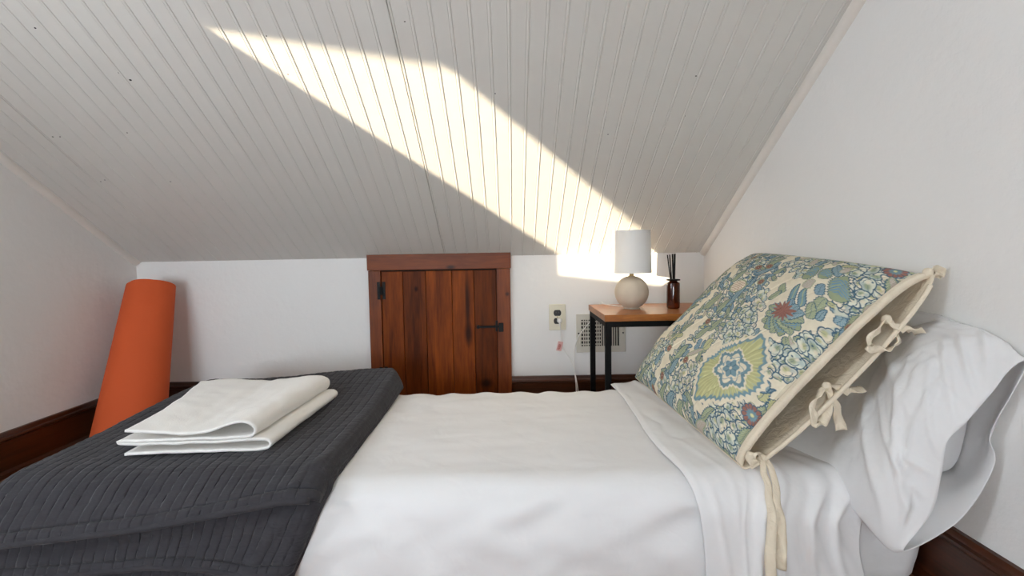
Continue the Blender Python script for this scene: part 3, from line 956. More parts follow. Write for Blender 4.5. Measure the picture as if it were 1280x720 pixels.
for xx in (vx0 + .011, vx1 - .012):
    obj('vent_screw', tube([(xx, YK - .0085, (vz0 + vz1) / 2), (xx, YK - .0065, (vz0 + vz1) / 2)], .0036, 12), IRON, vt, smooth=False)
obj('vent_lever', box(gx0 - .009, gx0 - .005, YK - .013, YK - .006, gz0 + .012, gz0 + .034, .001), VENTM, vt, smooth=False)

# ------------------------------------------------------------------ white pillow leaning on the right wall, case open toward the room
def white_pillow():
    XW = XR - .004
    rings = [
        # each ring: front face from the bed (bottom) up to the wall, then back down behind; built at decreasing distance
        [(.70, 1.60, .262), (.72, 1.60, .30), (.75, 1.60, .36), (.78, 1.60, .41), (.80, 1.60, .45), (.83, 1.60, .48), (.86, 1.60, .49), (.88, 1.60, .46), (.885, 1.60, .40), (.88, 1.60, .34), (.86, 1.60, .28), (.80, 1.60, .258)],
        [(.66, 1.40, .262), (.69, 1.40, .32), (.725, 1.40, .39), (.765, 1.40, .45), (.80, 1.40, .50), (.835, 1.40, .545), (.865, 1.38, .55), (.885, 1.38, .52), (.888, 1.38, .44), (.886, 1.38, .36), (.87, 1.38, .28), (.78, 1.40, .262)],
        [at(985, 560, 1.14), at(1012, 530, 1.15), at(1040, 490, 1.15), at(1066, 455, 1.15), at(1092, 425, 1.14), at(1118, 402, 1.12), at(1147, 391, 1.03), (XW - .002, 1.03, .55), (XW, 1.04, .46), (XW, 1.05, .38), (.87, 1.06, .28), (.76, 1.08, .262)],
        [at(1052, 620, 1.00), at(1062, 575, .99), at(1080, 520, 1.0), at(1102, 470, 1.01), at(1132, 430, 1.01), at(1165, 407, .99), at(1200, 404, .925), (XW - .001, .92, .53), (XW, .93, .44), (XW, .94, .36), (.875, .95, .27), (.80, .975, .256)],
        [at(1108, 683, .895), at(1105, 622, .885), at(1112, 560, .895), at(1132, 500, .905), at(1165, 455, .905), at(1200, 430, .89), at(1245, 421, .855), (XW, .85, .515), (XW, .865, .43), (XW - .002, .88, .36), (.86, .89, .28), (.79, .905, .215)],
        # rim of the case
        [at(1130, 689, .865), at(1165, 640, .845), at(1177, 592, .835), at(1184, 553, .832), at(1208, 528, .83), at(1237, 494, .825), at(1262, 463, .815), at(1286, 450, .808), at(1268, 487, .820), at(1238, 543, .845), at(1243, 582, .848), at(1200, 650, .862)],
    ]
    nr_ = len(rings); npt = 12
    # close the far end
    R = [[Vector(p) for p in r] for r in rings]
    dense = []
    for r in R:                                   # resample each ring (closed)
        ext = r[-2:] + r + r[:2]; out = []
        for i in range(2, len(ext) - 2):
            p0, p1, p2, p3 = ext[i - 1], ext[i], ext[i + 1], ext[i + 2]
            for k in range(14):
                t = k / 14
                out.append(.5 * ((2 * p1) + (p2 - p0) * t + (2 * p0 - 5 * p1 + 4 * p2 - p3) * t * t + (3 * p1 - p0 - 3 * p2 + p3) * t ** 3))
        dense.append(out)
    cols = list(zip(*dense)); cols = [crom(list(c), 16) for c in cols]
    P = np.array([[tuple(q) for q in c] for c in cols])       # (around, along, 3)
    P = np.concatenate([P, P[:1]], 0)
    P[:, :, 0] = np.minimum(P[:, :, 0], XW)
    nA, nL, _ = P.shape
    du = np.gradient(P, axis=0); dv = np.gradient(P, axis=1)
    N = np.cross(du, dv); N /= np.linalg.norm(N, axis=2, keepdims=True) + 1e-9
    cen = P.mean(axis=0, keepdims=True)
    sgn = np.sign((N * (P - cen)).sum(axis=2, keepdims=True)); sgn[sgn == 0] = 1
    N = N * sgn
    A = np.linspace(0, 1, nA)[:, None] * np.ones((1, nL)); L = np.linspace(0, 1, nL)[None, :] * np.ones((nA, 1))
    win = sm(.02, .10, A) * sm(.60, .50, A)
    w = fnoise(A * 9 + L * 5, L * 4 - A * 3, 71, 2) * .009
    ridge = 1 - np.abs(2 * fnoise(A * 9 + L * 4, L * 9 - A * 8, 77, 2) * 2)
    w += .003 * np.clip(ridge, 0, 1) ** 8
    ridge2 = 1 - np.abs(2 * fnoise(A * 5 - L * 6, L * 12, 83, 2) * 2.2)
    w += .003 * np.clip(ridge2, 0, 1) ** 9
    for a0, l0, a1, l1, wd, am in ((.02, .95, .30, .70, .012, .010), (.10, .98, .22, .62, .010, .008), (.20, .99, .34, .78, .010, .009), (.30, 1.0, .40, .72, .012, .010), (.06, .80, .20, .55, .014, .010),
                                   (.38, .98, .44, .70, .010, .008), (.14, .88, .36, .86, .009, .007), (.24, .80, .30, .50, .015, .010), (.04, .90, .12, .90, .008, .009), (.44, .95, .48, .75, .010, .008), (.16, .97, .17, .80, .008, .008)):
        ea, el = (a1 - a0), (l1 - l0) * .6
        t = np.clip(((A - a0) * ea + (L - l0) * .6 * el) / (ea ** 2 + el ** 2), 0, 1)
        dd = np.hypot(A - a0 - t * ea, (L - l0) * .6 - t * el)
        w += am * np.exp(-(dd / wd) ** 2) * np.sin(PI * (.15 + .7 * t)) - .5 * am * np.exp(-(dd / (wd * 2.6)) ** 2)
    P = P + N * (w * win * sm(0, .2, L) * (1 - .6 * sm(.92, 1, L)))[:, :, None]
    P[-1] = P[0]
    P[:, :, 0] = np.minimum(P[:, :, 0], XR - .003)
    return P


P = white_pillow()
nA, nL, _ = P.shape
Vv = P.reshape(-1, 3); Fc = grid_faces(nA, nL)
wp = thing('pillow', 'white bed pillow in an open ended case propped against the right wall', 'pillow', (.80, 1.2, BZ))
o = obj('pillowcase', (Vv, Fc), PILLOWW, wp)
so = o.modifiers.new('thickness', 'SOLIDIFY'); so.thickness = .0016; so.offset = 0
# the pillow itself, seen (barely) inside the open case
cap = P[:, int(nL * .66), :]; cc = cap.mean(axis=0); cap2 = cc + (cap - cc) * .93
mid = cc + (cap - cc) * .6 + np.array([0, -.02, 0])
V = list(map(tuple, cap2)) + list(map(tuple, mid)) + [tuple(cc + np.array([0, -.03, 0]))]
Fc = [(i, (i + 1), nA + i + 1, nA + i) for i in range(nA - 1)] + [(nA + i, nA + i + 1, 2 * nA) for i in range(nA - 1)]
obj('pillow_insert', (V, Fc), PILLOWW, wp)

# ------------------------------------------------------------------ floral sham
BF, BN = Vector((.437, 1.67, .276)), Vector((.490, 1.02, .255))
TF, TN = Vector((.860, 1.68, .700)), Vector((.852, .985, .660))
NRM = ((TF - BF).cross(BN - BF)).normalized()
if NRM.x > 0: NRM = -NRM


def bil(u, v):
    u = np.asarray(u)[..., None]; v = np.asarray(v)[..., None]
    f = lambda p: np.array(tuple(p))
    return (1 - u) * ((1 - v) * f(BF) + v * f(TF)) + u * ((1 - v) * f(BN) + v * f(TN))


def hx(h):
    return np.array(srgb(h))


# the print, laid out on the cloth in its own drawing units (about half a millimetre to two millimetres of cloth each)
MEDAL = [(858, 507), (862, 495), (864, 485), (867, 475), (870, 464), (878, 457), (887, 454), (897, 446), (910, 443), (923, 440), (938, 436), (949, 435), (958, 430), (960, 439), (959, 449), (961, 460), (955, 466), (952, 472), (955, 478), (953, 483), (945, 490), (937, 495), (928, 498), (917, 503), (906, 503), (897, 507), (888, 505), (879, 507), (867, 505)]
CLUSTERS = [[(1039, 400), (1046, 377), (1058, 347), (1056, 306), (1089, 322), (1098, 338), (1088, 369), (1075, 384), (1062, 398)], [(956, 449), (961, 476), (995, 471), (1029, 434), (1050, 411), (1037, 410), (1017, 424), (987, 442)], [(892, 508), (929, 506), (931, 529), (916, 557), (880, 549), (852, 535), (884, 527)], [(895, 438), (926, 435), (947, 427), (946, 387), (916, 385), (894, 411)],
            [(796, 489), (801, 465), (859, 464), (849, 486), (819, 497)], [(681, 418), (713, 400), (752, 404), (772, 444), (724, 459)], [(970, 304), (1009, 285), (1030, 312), (1006, 342)], [(933, 367), (951, 348), (954, 382), (945, 393)]]
REDS = [(829, 452), (786, 428), (858, 392), (771, 465), (734, 473), (1050, 411), (925, 298), (942, 299), (927, 243), (939, 334), (897, 256)]
LEAVES = [(1008, 350, 1026, 321, 8, 'gb'), (1027, 350, 1040, 330, 9, 'gb'), (1039, 381, 1058, 350, 12, 'gb'), (1019, 393, 1036, 385, 8, 'g'), (1012, 405, 1023, 388, 7, 'g'), (1021, 406, 1034, 397, 4, 'b'), (977, 368, 984, 352, 7, 'g'), (961, 371, 981, 368, 5, 'g'), (990, 388, 1007, 361, 5, 'bs'), (1004, 391, 1015, 369, 5, 'bs'), (1024, 375, 1034, 363, 8, 'bf'), (1045, 348, 1043, 319, 6, 'b'), (1048, 339, 1061, 328, 6, 'gr'), (1046, 319, 1065, 332, 4, 'y'), (1010, 363, 1024, 356, 7, 'gr'), (1008, 317, 1012, 297, 6, 'gr'), (1015, 316, 1025, 306, 4, 'b'), (1033, 306, 1036, 298, 4, 'b'), (1034, 297, 1069, 313, 5, 'y'), (994, 393, 1000, 383, 6, 'bf'), (1049, 409, 1062, 398, 7, 'g'), (1032, 428, 1044, 418, 7, 'g'), (1039, 422, 1051, 410, 6, 'bf'), (834, 359, 871, 341, 7, 'g'), (881, 367, 919, 333, 5, 'b'), (867, 374, 892, 355, 5, 'g'), (916, 336, 930, 322, 4, 'b'), (863, 408, 890, 394, 6, 'g'), (840, 417, 870, 405, 6, 'g'), (842, 435, 857, 426, 6, 'bf'), (862, 436, 879, 428, 7, 'y'), (801, 449, 830, 429, 6, 'g'), (792, 464, 814, 450, 5, 'b'), (830, 443, 863, 441, 4, 'gr'), (842, 530, 851, 528, 6, 'b'), (831, 521, 834, 526, 5, 'g'), (864, 526, 891, 521, 5, 'g'), (840, 529, 871, 534, 5, 'gr'), (917, 545, 936, 535, 7, 'g'), (956, 511, 968, 500, 8, 'y'), (948, 499, 963, 489, 6, 'y'), (951, 493, 967, 488, 2, 'b'), (954, 488, 964, 483, 4, 'b'), (933, 515, 943, 508, 5, 'gr'), (1065, 394, 1074, 384, 5, 'gr'), (1090, 368, 1098, 347, 6, 'g'), (1094, 363, 1097, 345, 4, 'gr'), (937, 296, 960, 277, 5, 'g'), (923, 312, 955, 305, 4, 'b'), (954, 318, 973, 312, 5, 'g'), (835, 274, 854, 245, 5, 'g'), (881, 318, 907, 304, 5, 'g'), (890, 282, 898, 246, 5, 'gr'), (908, 250, 917, 237, 3, 'b'), (747, 444, 774, 432, 4, 'b'), (673, 445, 734, 444, 4, 'g'), (720, 469, 751, 466, 5, 'b'), (753, 483, 786, 480, 5, 'g'), (770, 494, 806, 495, 6, 'b'), (798, 508, 825, 508, 6, 'g'), (750, 338, 819, 349, 5, 'g'), (760, 323, 834, 337, 4, 'b'), (797, 401, 827, 390, 4, 'g'), (775, 410, 803, 403, 4, 'y'), (855, 319, 872, 297, 4, 'b')]


def inpoly(x, y, poly):
    c = np.zeros(np.shape(x), bool); n = len(poly)
    for i in range(n):
        x1, y1 = poly[i]; x2, y2 = poly[(i + 1) % n]
        if y1 == y2: continue
        c ^= ((y1 > y) != (y2 > y)) & (x < (x2 - x1) * (y - y1) / (y2 - y1) + x1)
    return c


def polydist(x, y, poly):
    d = np.full(np.shape(x), 1e9); n = len(poly)
    for i in range(n):
        ax, ay = poly[i]; bx, by = poly[(i + 1) % n]; ex, ey = bx - ax, by - ay
        t = np.clip(((x - ax) * ex + (y - ay) * ey) / (ex * ex + ey * ey + 1e-9), 0, 1)
        d = np.minimum(d, np.hypot(x - ax - t * ex, y - ay - t * ey))
    return np.where(inpoly(x, y, poly), -d, d)


def floral(nu, nv):
    U, Vv_ = np.meshgrid(np.linspace(0, 1, nu), np.linspace(0, 1, nv), indexing='ij')
    DX = 651.86 + 258.1 * U + 209.49 * Vv_; DY = 434.64 + 129.17 * U - 228.55 * Vv_
    DX = DX + 1.6 * fnoise(DX * .09, DY * .09, 101, 2); DY = DY + 1.6 * fnoise(DX * .09, DY * .09, 151, 2)
    det = 258.1 * -228.55 - 209.49 * 129.17
    cream, blue, dblue, green, ygreen, pale, red, grey, sky = map(hx, ('#e2d9c3', '#7c99a4', '#436175', '#97a284', '#b8b788', '#d2d4c3', '#94695e', '#bdb5a9', '#7696a8'))
    img = np.ones((nu, nv, 3)) * cream
    rs = np.random.RandomState(5)

    class W:                                       # a window of the cloth around one motif
        def __init__(self, cx, cy, r):
            us, vs = [], []
            for dx, dy in ((-r, -r), (-r, r), (r, -r), (r, r)):
                X, Y = cx + dx - 651.86, cy + dy - 434.64
                us.append((X * -228.55 - 209.49 * Y) / det); vs.append((258.1 * Y - 129.17 * X) / det)
            f = lambda a, n: int(np.clip(math.floor(a * (n - 1)), 0, n))
            self.s = (slice(f(min(us), nu), f(max(us), nu) + 2), slice(f(min(vs), nv), f(max(vs), nv) + 2))
            self.x = DX[self.s] - cx; self.y = DY[self.s] - cy
            self.ok = self.x.size > 0

        def put(self, a, col):
            a = np.clip(a, 0, 1)[..., None]; img[self.s] = img[self.s] * (1 - a) + np.asarray(col) * a

    def lobe(cx, cy, R, seed):
        w = W(cx, cy, R * 1.6)
        if not w.ok: return
        ex = 1 + .25 * math.sin(seed * 31); ro = seed * 17
        x = (w.x * math.cos(ro) + w.y * math.sin(ro)) / ex; y = (-w.x * math.sin(ro) + w.y * math.cos(ro)) * ex
        r = np.hypot(x, y); a = np.arctan2(y, x)
        k = 3 + int(seed * 7) % 3
        Rr = R * (.74 + .28 * np.abs(np.cos(a * k / 2)) ** .8)
        w.put(sm(Rr + .7, Rr - .1, r), dblue); w.put(sm(Rr - .7, Rr - 1.4, r), pale * 1.08 if seed % .6 > .2 else cream)
        w.put(sm(-.5, -2.5, r - Rr) * sm(.1, .8, np.sin(a + seed * 5)) * .55, blue * 1.1)
        w.put(sm(R * .60, R * .15, np.hypot(x - R * .22, y)) * .9, green if seed % 1 > .4 else ygreen)
        w.put(sm(R * .34, R * .10, np.hypot(x + R * .25, y)) * .8, cream)
        sp = np.abs(r - R * (.20 + .11 * ((a + seed * 5) % 6.283)))
        w.put(sm(.62, .2, sp) * (r < R * .72) * (((a + seed * 5) % 6.283) > 2.6) * .9, dblue)
        w.put(sm(.5, .1, np.abs(y + .15 * x)) * (x > R * .1) * (r < Rr - 1) * .6, dblue)

    def dot(cx, cy, r, col):
        w = W(cx, cy, r + 1.5)
        if w.ok: w.put(sm(r + .5, r - .5, np.hypot(w.x, w.y)), col)

    def leaf(x0, y0, x1, y1, hw, k):
        cx, cy = (x0 + x1) / 2, (y0 + y1) / 2; L = math.hypot(x1 - x0, y1 - y0) / 2 + 1; an = math.atan2(y1 - y0, x1 - x0)
        hw = min(hw, L * .75)
        w = W(cx, cy, L + hw + 2)
        if not w.ok: return
        ca, sa = math.cos(an), math.sin(an)
        x = w.x * ca + w.y * sa; y = -w.x * sa + w.y * ca
        t = np.clip(x / L, -1, 1); y = y + hw * .3 * np.sin(t * 2.4)
        prof = hw * np.clip(1 - t * t, 0, 1) ** .6 * (1 - .25 * t) * (1 + .10 * np.sin(x * 1.9))
        d = np.abs(y) - prof; ins = np.abs(x) < L
        fill = {'g': green, 'b': blue, 'gb': green, 'bs': blue * .95, 'bf': sky, 'gr': grey, 'y': ygreen}[k]
        w.put(ins * sm(.7, -.2, d), dblue if k != 'gr' else green); w.put(ins * sm(-.5, -1.4, d), fill)
        if k == 'gb':
            w.put(ins * sm(-1.5, -3, d) * sm(.2, .8, np.abs(np.sin(x * .8 + np.abs(y) * .6))) * (t > -.5) * (t < .6), sky)
        elif k == 'bs':
            w.put(ins * sm(1.1, .3, np.abs(y - .4)) * (np.abs(t) < .9), green * 1.2)
        elif k == 'gr':
            w.put(ins * sm(-.6, -1.2, d) * sm(.5, .9, np.sin(x * 3.2) * np.sin(y * 3.2)), red * 1.3)
        else:
            w.put(ins * sm(.55, .15, np.abs(y)) * (d < -1) * .8, dblue)
            w.put(ins * (d < -.9) * sm(.5, 1, np.sin((x + np.abs(y) * 1.2) * 2.4)) * .4, cream if k != 'y' else cream)

    def bloom(cx, cy, R, n, fill, core, eye, line):
        w = W(cx, cy, R * 1.4)
        if not w.ok: return
        r = np.hypot(w.x, w.y); a = np.arctan2(w.y, w.x)
        Rr = R * (.84 + .18 * np.abs(np.cos(a * n / 2)) ** .6)
        w.put(sm(Rr + .7, Rr - .3, r), line); w.put(sm(Rr - .6, Rr - 1.5, r), fill)
        w.put(sm(Rr, Rr - 2, r) * sm(.90, .99, np.abs(np.sin(a * n / 2))) * .8, line)
        w.put(sm(R * .55, R * .40, r * (1 + .12 * np.sin(a * n))), core); w.put(sm(R * .2, R * .1, r), eye)

    # ground cover: loose leaves, blossoms and sprigs everywhere except the cream bands and the drawn motifs
    med = np.array(MEDAL)
    rivers = [[(1005, 285), (985, 330), (965, 350), (948, 368), (950, 400), (972, 428), (1000, 420), (1030, 400)], [(945, 500), (975, 488), (1010, 462)], [(860, 515), (880, 522), (905, 512)],
              [(820, 500), (800, 475), (835, 455), (850, 425), (870, 410)], [(735, 480), (762, 455), (795, 435), (812, 415), (845, 385)], [(700, 420), (740, 395), (800, 365), (850, 330)], [(955, 290), (990, 260)], [(860, 260), (880, 300)]]

    def river_d(x, y):
        d = 1e9
        for p in rivers:
            for (ax, ay), (bx, by) in zip(p, p[1:]):
                ex, ey = bx - ax, by - ay; t = min(max(((x - ax) * ex + (y - ay) * ey) / (ex * ex + ey * ey), 0), 1)
                d = min(d, math.hypot(x - ax - t * ex, y - ay - t * ey))
        return d
    drawn = [(986, 385, 42), (1040, 350, 36), (912, 470, 52)]
    spots = []
    for gx in np.arange(640, 1130, 8.6):
        for gy in np.arange(190, 580, 8.6):
            x, y = gx + rs.uniform(-3.5, 3.5), gy + rs.uniform(-3.5, 3.5)
            if river_d(x, y) < 9.5 or any(math.hypot(x - a, y - b) < c for a, b, c in drawn): continue
            spots.append((x, y))
    rs.shuffle(spots)
    for x, y in spots:
        k = rs.rand()
        if k < .52:
            an = rs.rand() * 6.28; L = rs.uniform(5, 10)
            leaf(x - L * math.cos(an), y - L * math.sin(an), x + L * math.cos(an), y + L * math.sin(an), rs.uniform(2.6, 4.6), ['g', 'g', 'y', 'b', 'bf', 'gr', 'g', 'b'][rs.randint(8)])
        elif k < .93:
            lobe(x, y, rs.uniform(4.5, 7.6), rs.rand() * 3)
        else:
            dot(x, y, 2.2, dblue)
    # scrolled blossom clusters
    for poly in CLUSTERS:
        p = np.array(poly, float); x0, y0 = p.min(0); x1, y1 = p.max(0)
        cx, cy = p.mean(0); w = W(cx, cy, max(x1 - x0, y1 - y0) / 2 + 8)
        if w.ok:
            w.put(sm(1.0, -1.5, polydist(w.x + cx, w.y + cy, poly)) * .9, pale)
        sp = []
        for gx in np.arange(x0, x1, 9.2):
            for gy in np.arange(y0, y1, 9.2):
                x, y = gx + rs.uniform(-2.5, 2.5), gy + rs.uniform(-2.5, 2.5)
                if inpoly(np.array(x), np.array(y), poly): sp.append((x, y))
        rs.shuffle(sp)
        for x, y in sp:
            lobe(x, y, rs.uniform(5.6, 9.4), rs.rand() * 3)
        for k in range(len(sp)):
            x, y = rs.uniform(x0, x1), rs.uniform(y0, y1)
            if inpoly(np.array(x), np.array(y), poly): dot(x, y, 1.0, dblue)
    for l in LEAVES:
        leaf(*l)
    for x, y in REDS:
        bloom(x, y, 6.2, 9, red * 1.15, red * .7, grey, green * .8)
    # medallion
    w = W(912, 470, 70); x, y = w.x + 912, w.y + 470
    a = np.arctan2(w.y, w.x); r = np.hypot(w.x, w.y)
    d = polydist(x, y, MEDAL) + 2.6 * np.abs(np.sin(a * 19 + np.sin(a * 3))) - 4.5
    w.put(sm(5.2, 4.2, d), cream); w.put(sm(.8, -.4, d), blue * .92); w.put(sm(-2.6, -4.2, d), ygreen)
    w.put(sm(-2, -5, d) * sm(.1, 1, np.sin(a * 52 + 3 * np.sin(a * 5))) * sm(16, 30, r) * .5, ygreen * 1.45)
    w.put(sm(-.5, -2, d) * sm(.7, 1, np.sin(a * 26 + 2)) * sm(-10, -4, d) * .6, blue)
    w = W(916, 471, 34); a = np.arctan2(w.y, w.x * .95); r = np.hypot(w.x * .95, w.y)
    Rl = 22.5 + 3.0 * np.cos(a * 6 + .5) + .8 * np.sin(a * 30)
    w.put(sm(Rl + 3.5, Rl + 1.5, r), cream); w.put(sm(Rl + .6, Rl - .6, r), blue * .85)
    Rl2 = 17.5 + 3.2 * np.cos(a * 6 + .5)
    w.put(sm(Rl2 + .6, Rl2 - .6, r), cream)
    w.put(sm(.8, .3, np.abs(r - 15 - 2.5 * np.sin(a * 6 + .5))) * .9, blue); w.put(sm(Rl2, Rl2 - 1, r) * sm(11, 12, r) * sm(.9, .98, np.abs(np.cos(a * 3 + .25 + PI / 2))) , blue)
    Rc = 10.5 + 1.6 * np.cos(a * 6 + .5)
    w.put(sm(Rc + .6, Rc - .6, r), blue * .95); w.put(sm(Rc, Rc - 1, r) * sm(.85, 1, np.abs(np.sin(a * 3 + .25))) * .5, dblue); w.put(sm(2.4, 1.4, r), cream * .9)
    # large blossom: green and blue petals hanging from a red heart
    fx, fy = 984, 400
    for an, L, hw, k in ((2.95, 30, 9, 'g'), (2.55, 31, 9, 'gb'), (2.15, 31, 9, 'g'), (1.75, 32, 9, 'gb'), (1.35, 31, 9, 'g'), (.95, 30, 8, 'gb'), (.55, 27, 8, 'g'), (.15, 25, 7, 'b'), (-2.9, 24, 7, 'g'), (-2.45, 24, 6, 'g'), (-.3, 22, 6, 'b')):
        leaf(fx + 5 * math.cos(an), fy - 2 + 5 * math.sin(an), fx + L * math.cos(an), fy + L * .92 * math.sin(an), hw, k)
    w = W(fx, fy - 4, 30); a = np.arctan2(w.y, w.x); r = np.hypot(w.x * .8, w.y)
    Rr = 10.5 + 2.6 * np.sin(a * 13) + 1.5 * np.sin(a * 5)
    w.put(sm(Rr + 1.6, Rr + .2, r), blue); w.put(sm(Rr + .3, Rr - .7, r), red)
    w.put(sm(10, 7, r) * sm(.6, 1, np.sin(a * 11 + 1)) * .6, red * .55)
    # red daisies by the opening
    for cx, cy, R in ((1098, 334, 11), (938, 518, 11.5)):
        bloom(cx, cy, R, 12, red * 1.05, blue * .9, ygreen * 1.4, dblue)
    # latticed bud
    w = W(898, 332, 22); d = np.hypot(w.x * .62 + w.y * .5, (w.y * .8 - w.x * .35)) - 11
    w.put(sm(1, -.3, d), green * .9); w.put(sm(-.8, -1.8, d), cream); w.put(sm(-1.5, -2.4, d) * sm(.75, .95, np.maximum(np.sin(w.x * 1.5 + w.y), np.sin(w.x - w.y * 1.5))), red * 1.2)
    img *= (1 + .14 * fnoise(DX * .2, DY * .2, 401, 3))[..., None]
    return np.clip(img, 0, 1)


def sham_shape(U, V, side):
    """pillow profile; the opening (u=1) stays parted, the other edges close into a seam"""
    fu = np.clip(1 - np.abs(2 * U - 1) ** 3.6, 0, 1)
    fu = np.where(U > .5, np.maximum(fu, .16 + .0 * U), fu)
    fv = np.clip(1 - np.abs(2 * V - 1) ** 3.4, 0, 1)
    t = np.sqrt(np.clip(fu, 0, 1)) * np.sqrt(np.clip(fv, 0, 1))
    return t * (.090 if side > 0 else .052)


NU, NV = 600, 470
U, V_ = np.meshgrid(np.linspace(0, 1, NU), np.linspace(0, 1, NV), indexing='ij')
h = sham_shape(U, V_, 1)
inn = np.clip(np.minimum(np.minimum(U, 1 - U), np.minimum(V_, 1 - V_)) / .08, 0, 1)
# soft puckers near the seams, crosswise quilting ticks and the broad dents of the filling
seamd = np.minimum(np.minimum(U, V_), 1 - V_)
puck = np.exp(-seamd / .05) * fnoise(U * 26, V_ * 26, 61, 2) * .012
tick = -.0022 * np.exp(-((((U * .66 - V_ * .38) / .060) % 1 - .5) / .05) ** 2) * sm(.0, .2, fnoise(U * 9, V_ * 9, 66, 1) + .25)
dents = fnoise(U * 4, V_ * 4, 64, 3) * .022
h = h + inn * (dents + tick) + puck * inn
P = bil(U, V_) + h[..., None] * np.array(tuple(NRM))
# corners of a filled pillow draw in
cu, cv = 2 * U - 1, 2 * V_ - 1
drv = np.array(tuple(TF - BF)); dru = np.array(tuple(BN - BF))
P = P - (cv * .030 * (1 - cu ** 2) * np.abs(cv) ** 3)[..., None] * 0 + (-.016 * cu * np.abs(cu) ** 3 * (1 - np.abs(cv) ** 2) * (U < .5))[..., None] * dru
sham = thing('throw_pillow', 'large blue and green floral tie-end pillow leaning on the white pillow', 'pillow', tuple((BF + BN) / 2))
fp = obj('floral_front', (P.reshape(-1, 3), grid_faces(NU, NV)), FLORAL, sham)
colr = floral(NU, NV).reshape(-1, 3)
ca = fp.data.color_attributes.new('print', 'FLOAT_COLOR', 'POINT')
buf = np.ones((NU * NV, 4), np.float32); buf[:, :3] = colr
ca.data.foreach_set('color', buf.ravel())
FRONT = P
# cream back of the sham
nb = 120
Ub, Vb = np.meshgrid(np.linspace(0, 1, nb), np.linspace(0, 1, nb), indexing='ij')
hb = sham_shape(Ub, Vb, -1)
sag = sm(.55, 1, Ub) * np.sin(PI * np.clip(Vb, 0, 1)) ** .8
Pb = bil(Ub * 1.0, Vb) - (hb * (1 - .45 * sag) + .010 * sag)[..., None] * np.array(tuple(NRM))
Pb += (np.array([0.0, 0, -0.020]) * sag[..., None]) + fnoise(Ub * 8, Vb * 8, 88, 3)[..., None] * .008 * np.array(tuple(NRM)) * (Ub < .97)[..., None]
Pb += np.array([0, -.022, 0]) * sm(.85, 1, Ub)[..., None]
Vs, Fs = shell(Pb, .0022)
obj('back_panel', (Vs, Fs), CREAM, sham)
# cream facing along the front edge of the opening
ne = 160
vv = np.linspace(0, 1, ne)
rows = []
E0 = np.array([FRONT[-1, int(v * (NV - 1))] for v in vv])
wob = fnoise(vv * 9, vv * 0 + 2.3, 91, 3)
outd = np.array(tuple((BN - BF).normalized()))
nn_ = np.array(tuple(NRM))
for k, (o_, d_) in enumerate(((-.003, .0006), (.001, .0024), (.005, .0006), (.009, .0026), (.0125, .0005), (.014, -.005), (.013, -.011), (.008, -.015), (-.002, -.018), (-.03, -.024), (-.08, -.03))):
    rows.append(E0 + outd * (o_ + .008 * wob[:, None] * (k > 2)) + nn_ * (d_ + .004 * wob[:, None] * k / 9))
obj('front_facing', (np.array(rows).reshape(-1, 3), grid_faces(len(rows), ne)), CREAM, sham)
o = bpy.data.objects[[q.name for q in sham.children if q.name.startswith('front_facing')][0]]
so = o.modifiers.new('thickness', 'SOLIDIFY'); so.thickness = .0018
# hem of the back panel (a folded band)
Eb = Pb[-1]
obj('back_hem', tube([Vector(tuple(p)) for p in Eb[3:-3]], .0048, 8), CREAM, sham)


def tie(name, k, loops, tails, depth):
    """bow of cotton tape: knot at k, loops and tails as pixel paths at the pillow's own depth"""
    vfs = []
    kp = at(*k, depth)
    bm_ = lathe(0, 0, [(.0005, -.009), (.007, -.008), (.0095, -.002), (.009, .004), (.006, .009), (.0005, .010)], 12)
    vfs.append(([Vector(v) + kp for v in bm_[0]], bm_[1]))
    for path in loops + tails:
        pts = crom([at(p[0], p[1], depth + (p[2] if len(p) > 2 else 0)) for p in path], 7)
        m = len(pts)
        tl = path in tails
        wd = [(.012 + .008 * math.sin(PI * min(1, i / (m - 1) * 1.0)) if not tl else .011 + .011 * (i / (m - 1))) for i in range(m)]
        sd = [Vector((math.sin(i * .20 + len(path)), -.35 - .25 * math.cos(i * .16), .25)) if not tl else Vector((1, -.35 + .5 * math.sin(i * .15), .15)) for i in range(m)]
        vfs.append(ribbon(pts, wd, sd, crease=.22))
    return obj(name, join(*vfs), CREAM, sham)


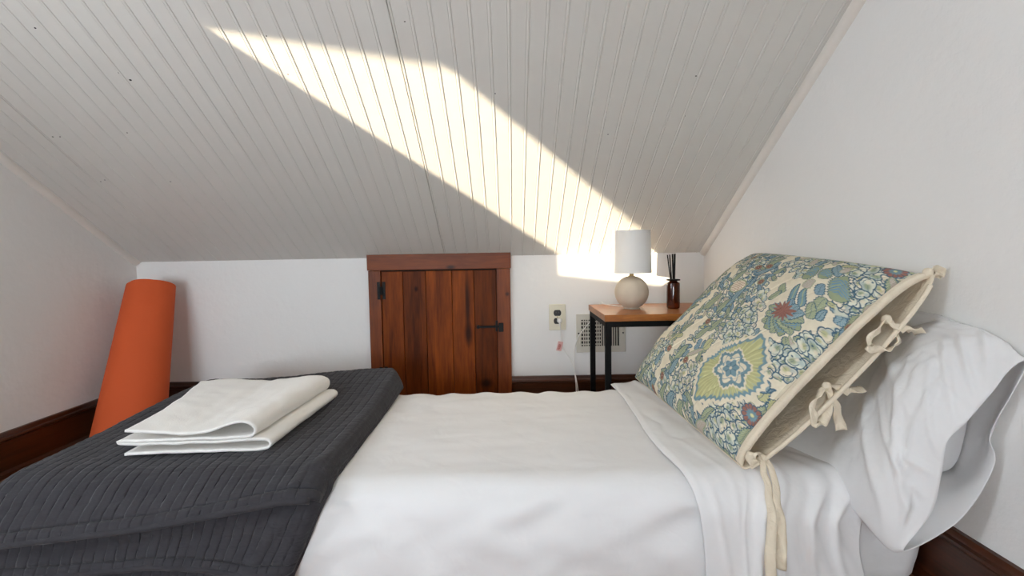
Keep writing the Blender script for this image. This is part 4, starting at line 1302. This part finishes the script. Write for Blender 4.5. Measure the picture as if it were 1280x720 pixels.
tie('bow_tie', (1108, 399), [[(1108, 399), (1097, 412, -.01), (1086, 428, -.015), (1090, 436, -.016), (1104, 438, -.016), (1119, 432, -.015), (1122, 418, -.01), (1112, 404), (1108, 399)]],
    [[(1108, 399), (1118, 406, -.012), (1130, 412, -.014), (1141, 412, -.01), (1150, 416, -.005)]], .985)
tie('bow_tie', (1033, 483), [[(1033, 483), (1022, 495, -.01), (1016, 515, -.016), (1021, 530, -.016), (1029, 527, -.016), (1035, 508, -.012), (1034, 490), (1033, 483)]],
    [[(1033, 483), (1040, 496, -.010), (1047, 515, -.012), (1051, 537, -.010)], [(1033, 483), (1048, 484, -.008), (1062, 490, -.006), (1077, 484, 0)]], 1.0)
tie('bow_tie', (953, 573), [[(953, 573), (945, 566, -.006), (938, 572, -.008), (944, 578, -.006), (953, 573)]],
    [[(953, 573), (955, 590, -.030), (961, 615, -.052), (965, 650, -.068), (963, 690, -.074), (964, 735, -.076)],
     [(955, 573), (966, 590, -.030), (971, 625, -.058), (976, 655, -.068), (977, 690, -.074), (975, 712, -.074)]], 1.0)
tie('corner_tie', (1160, 341), [[(1160, 341), (1168, 336, -.004), (1176, 340, -.002), (1168, 345, -.004), (1160, 341)]], [[(1160, 341), (1171, 342, 0), (1179, 343, .004)]], .975)

# ------------------------------------------------------------------ light
# unseen outdoor wall added to keep the sun out of the rear window
obj('wall_sun_block', box(-1.80, -1.70, -6.0, YB - .12, 0, 3.2), WALL, smooth=False, kind=S)
sun_d = bpy.data.lights.new('sun', 'SUN'); sun = bpy.data.objects.new('sun', sun_d); C.objects.link(sun)
dirv = Vector((1, 0.92, -0.117)).normalized()
sun.rotation_euler = dirv.to_track_quat('-Z', 'Y').to_euler(); sun.location = (-6, -5, 3)
sun_d.energy = 16.0; sun_d.color = (1.0, 0.84, 0.60); sun_d.angle = math.radians(0.7)


def portal(name, loc, d, sx, sy):
    l = bpy.data.lights.new(name, 'AREA'); o = bpy.data.objects.new(name, l); C.objects.link(o)
    l.shape = 'RECTANGLE'; l.size = sx; l.size_y = sy; l.cycles.is_portal = True
    o.location = loc; o.rotation_euler = Vector(d).to_track_quat('-Z', 'Z').to_euler()


portal('window_portal', (XL - WT - .01, (W1[0] + W1[1]) / 2, (W1[2] + W1[3]) / 2), (1, 0, 0), W1[1] - W1[0], W1[3] - W1[2])
portal('window_portal', ((W2[0] + W2[1]) / 2, YB - .12, (W2[2] + W2[3]) / 2), (0, 1, 0), W2[1] - W2[0], W2[3] - W2[2])

w = bpy.data.worlds.new('sky'); bpy.context.scene.world = w; w.use_nodes = True
bg = w.node_tree.nodes['Background']; bg.inputs[0].default_value = (0.835, 0.918, 1.0, 1); bg.inputs[1].default_value = 16.0

sc = bpy.context.scene
sc.view_settings.view_transform = 'Standard'; sc.view_settings.look = 'None'; sc.view_settings.gamma = 1.0
sc.view_settings.use_curve_mapping = False
sc.view_settings.exposure = 0.38
sc.cycles.max_bounces = 16; sc.cycles.diffuse_bounces = 12
sc.cycles.use_denoising = True
sc.cycles.sample_clamp_indirect = 6.0
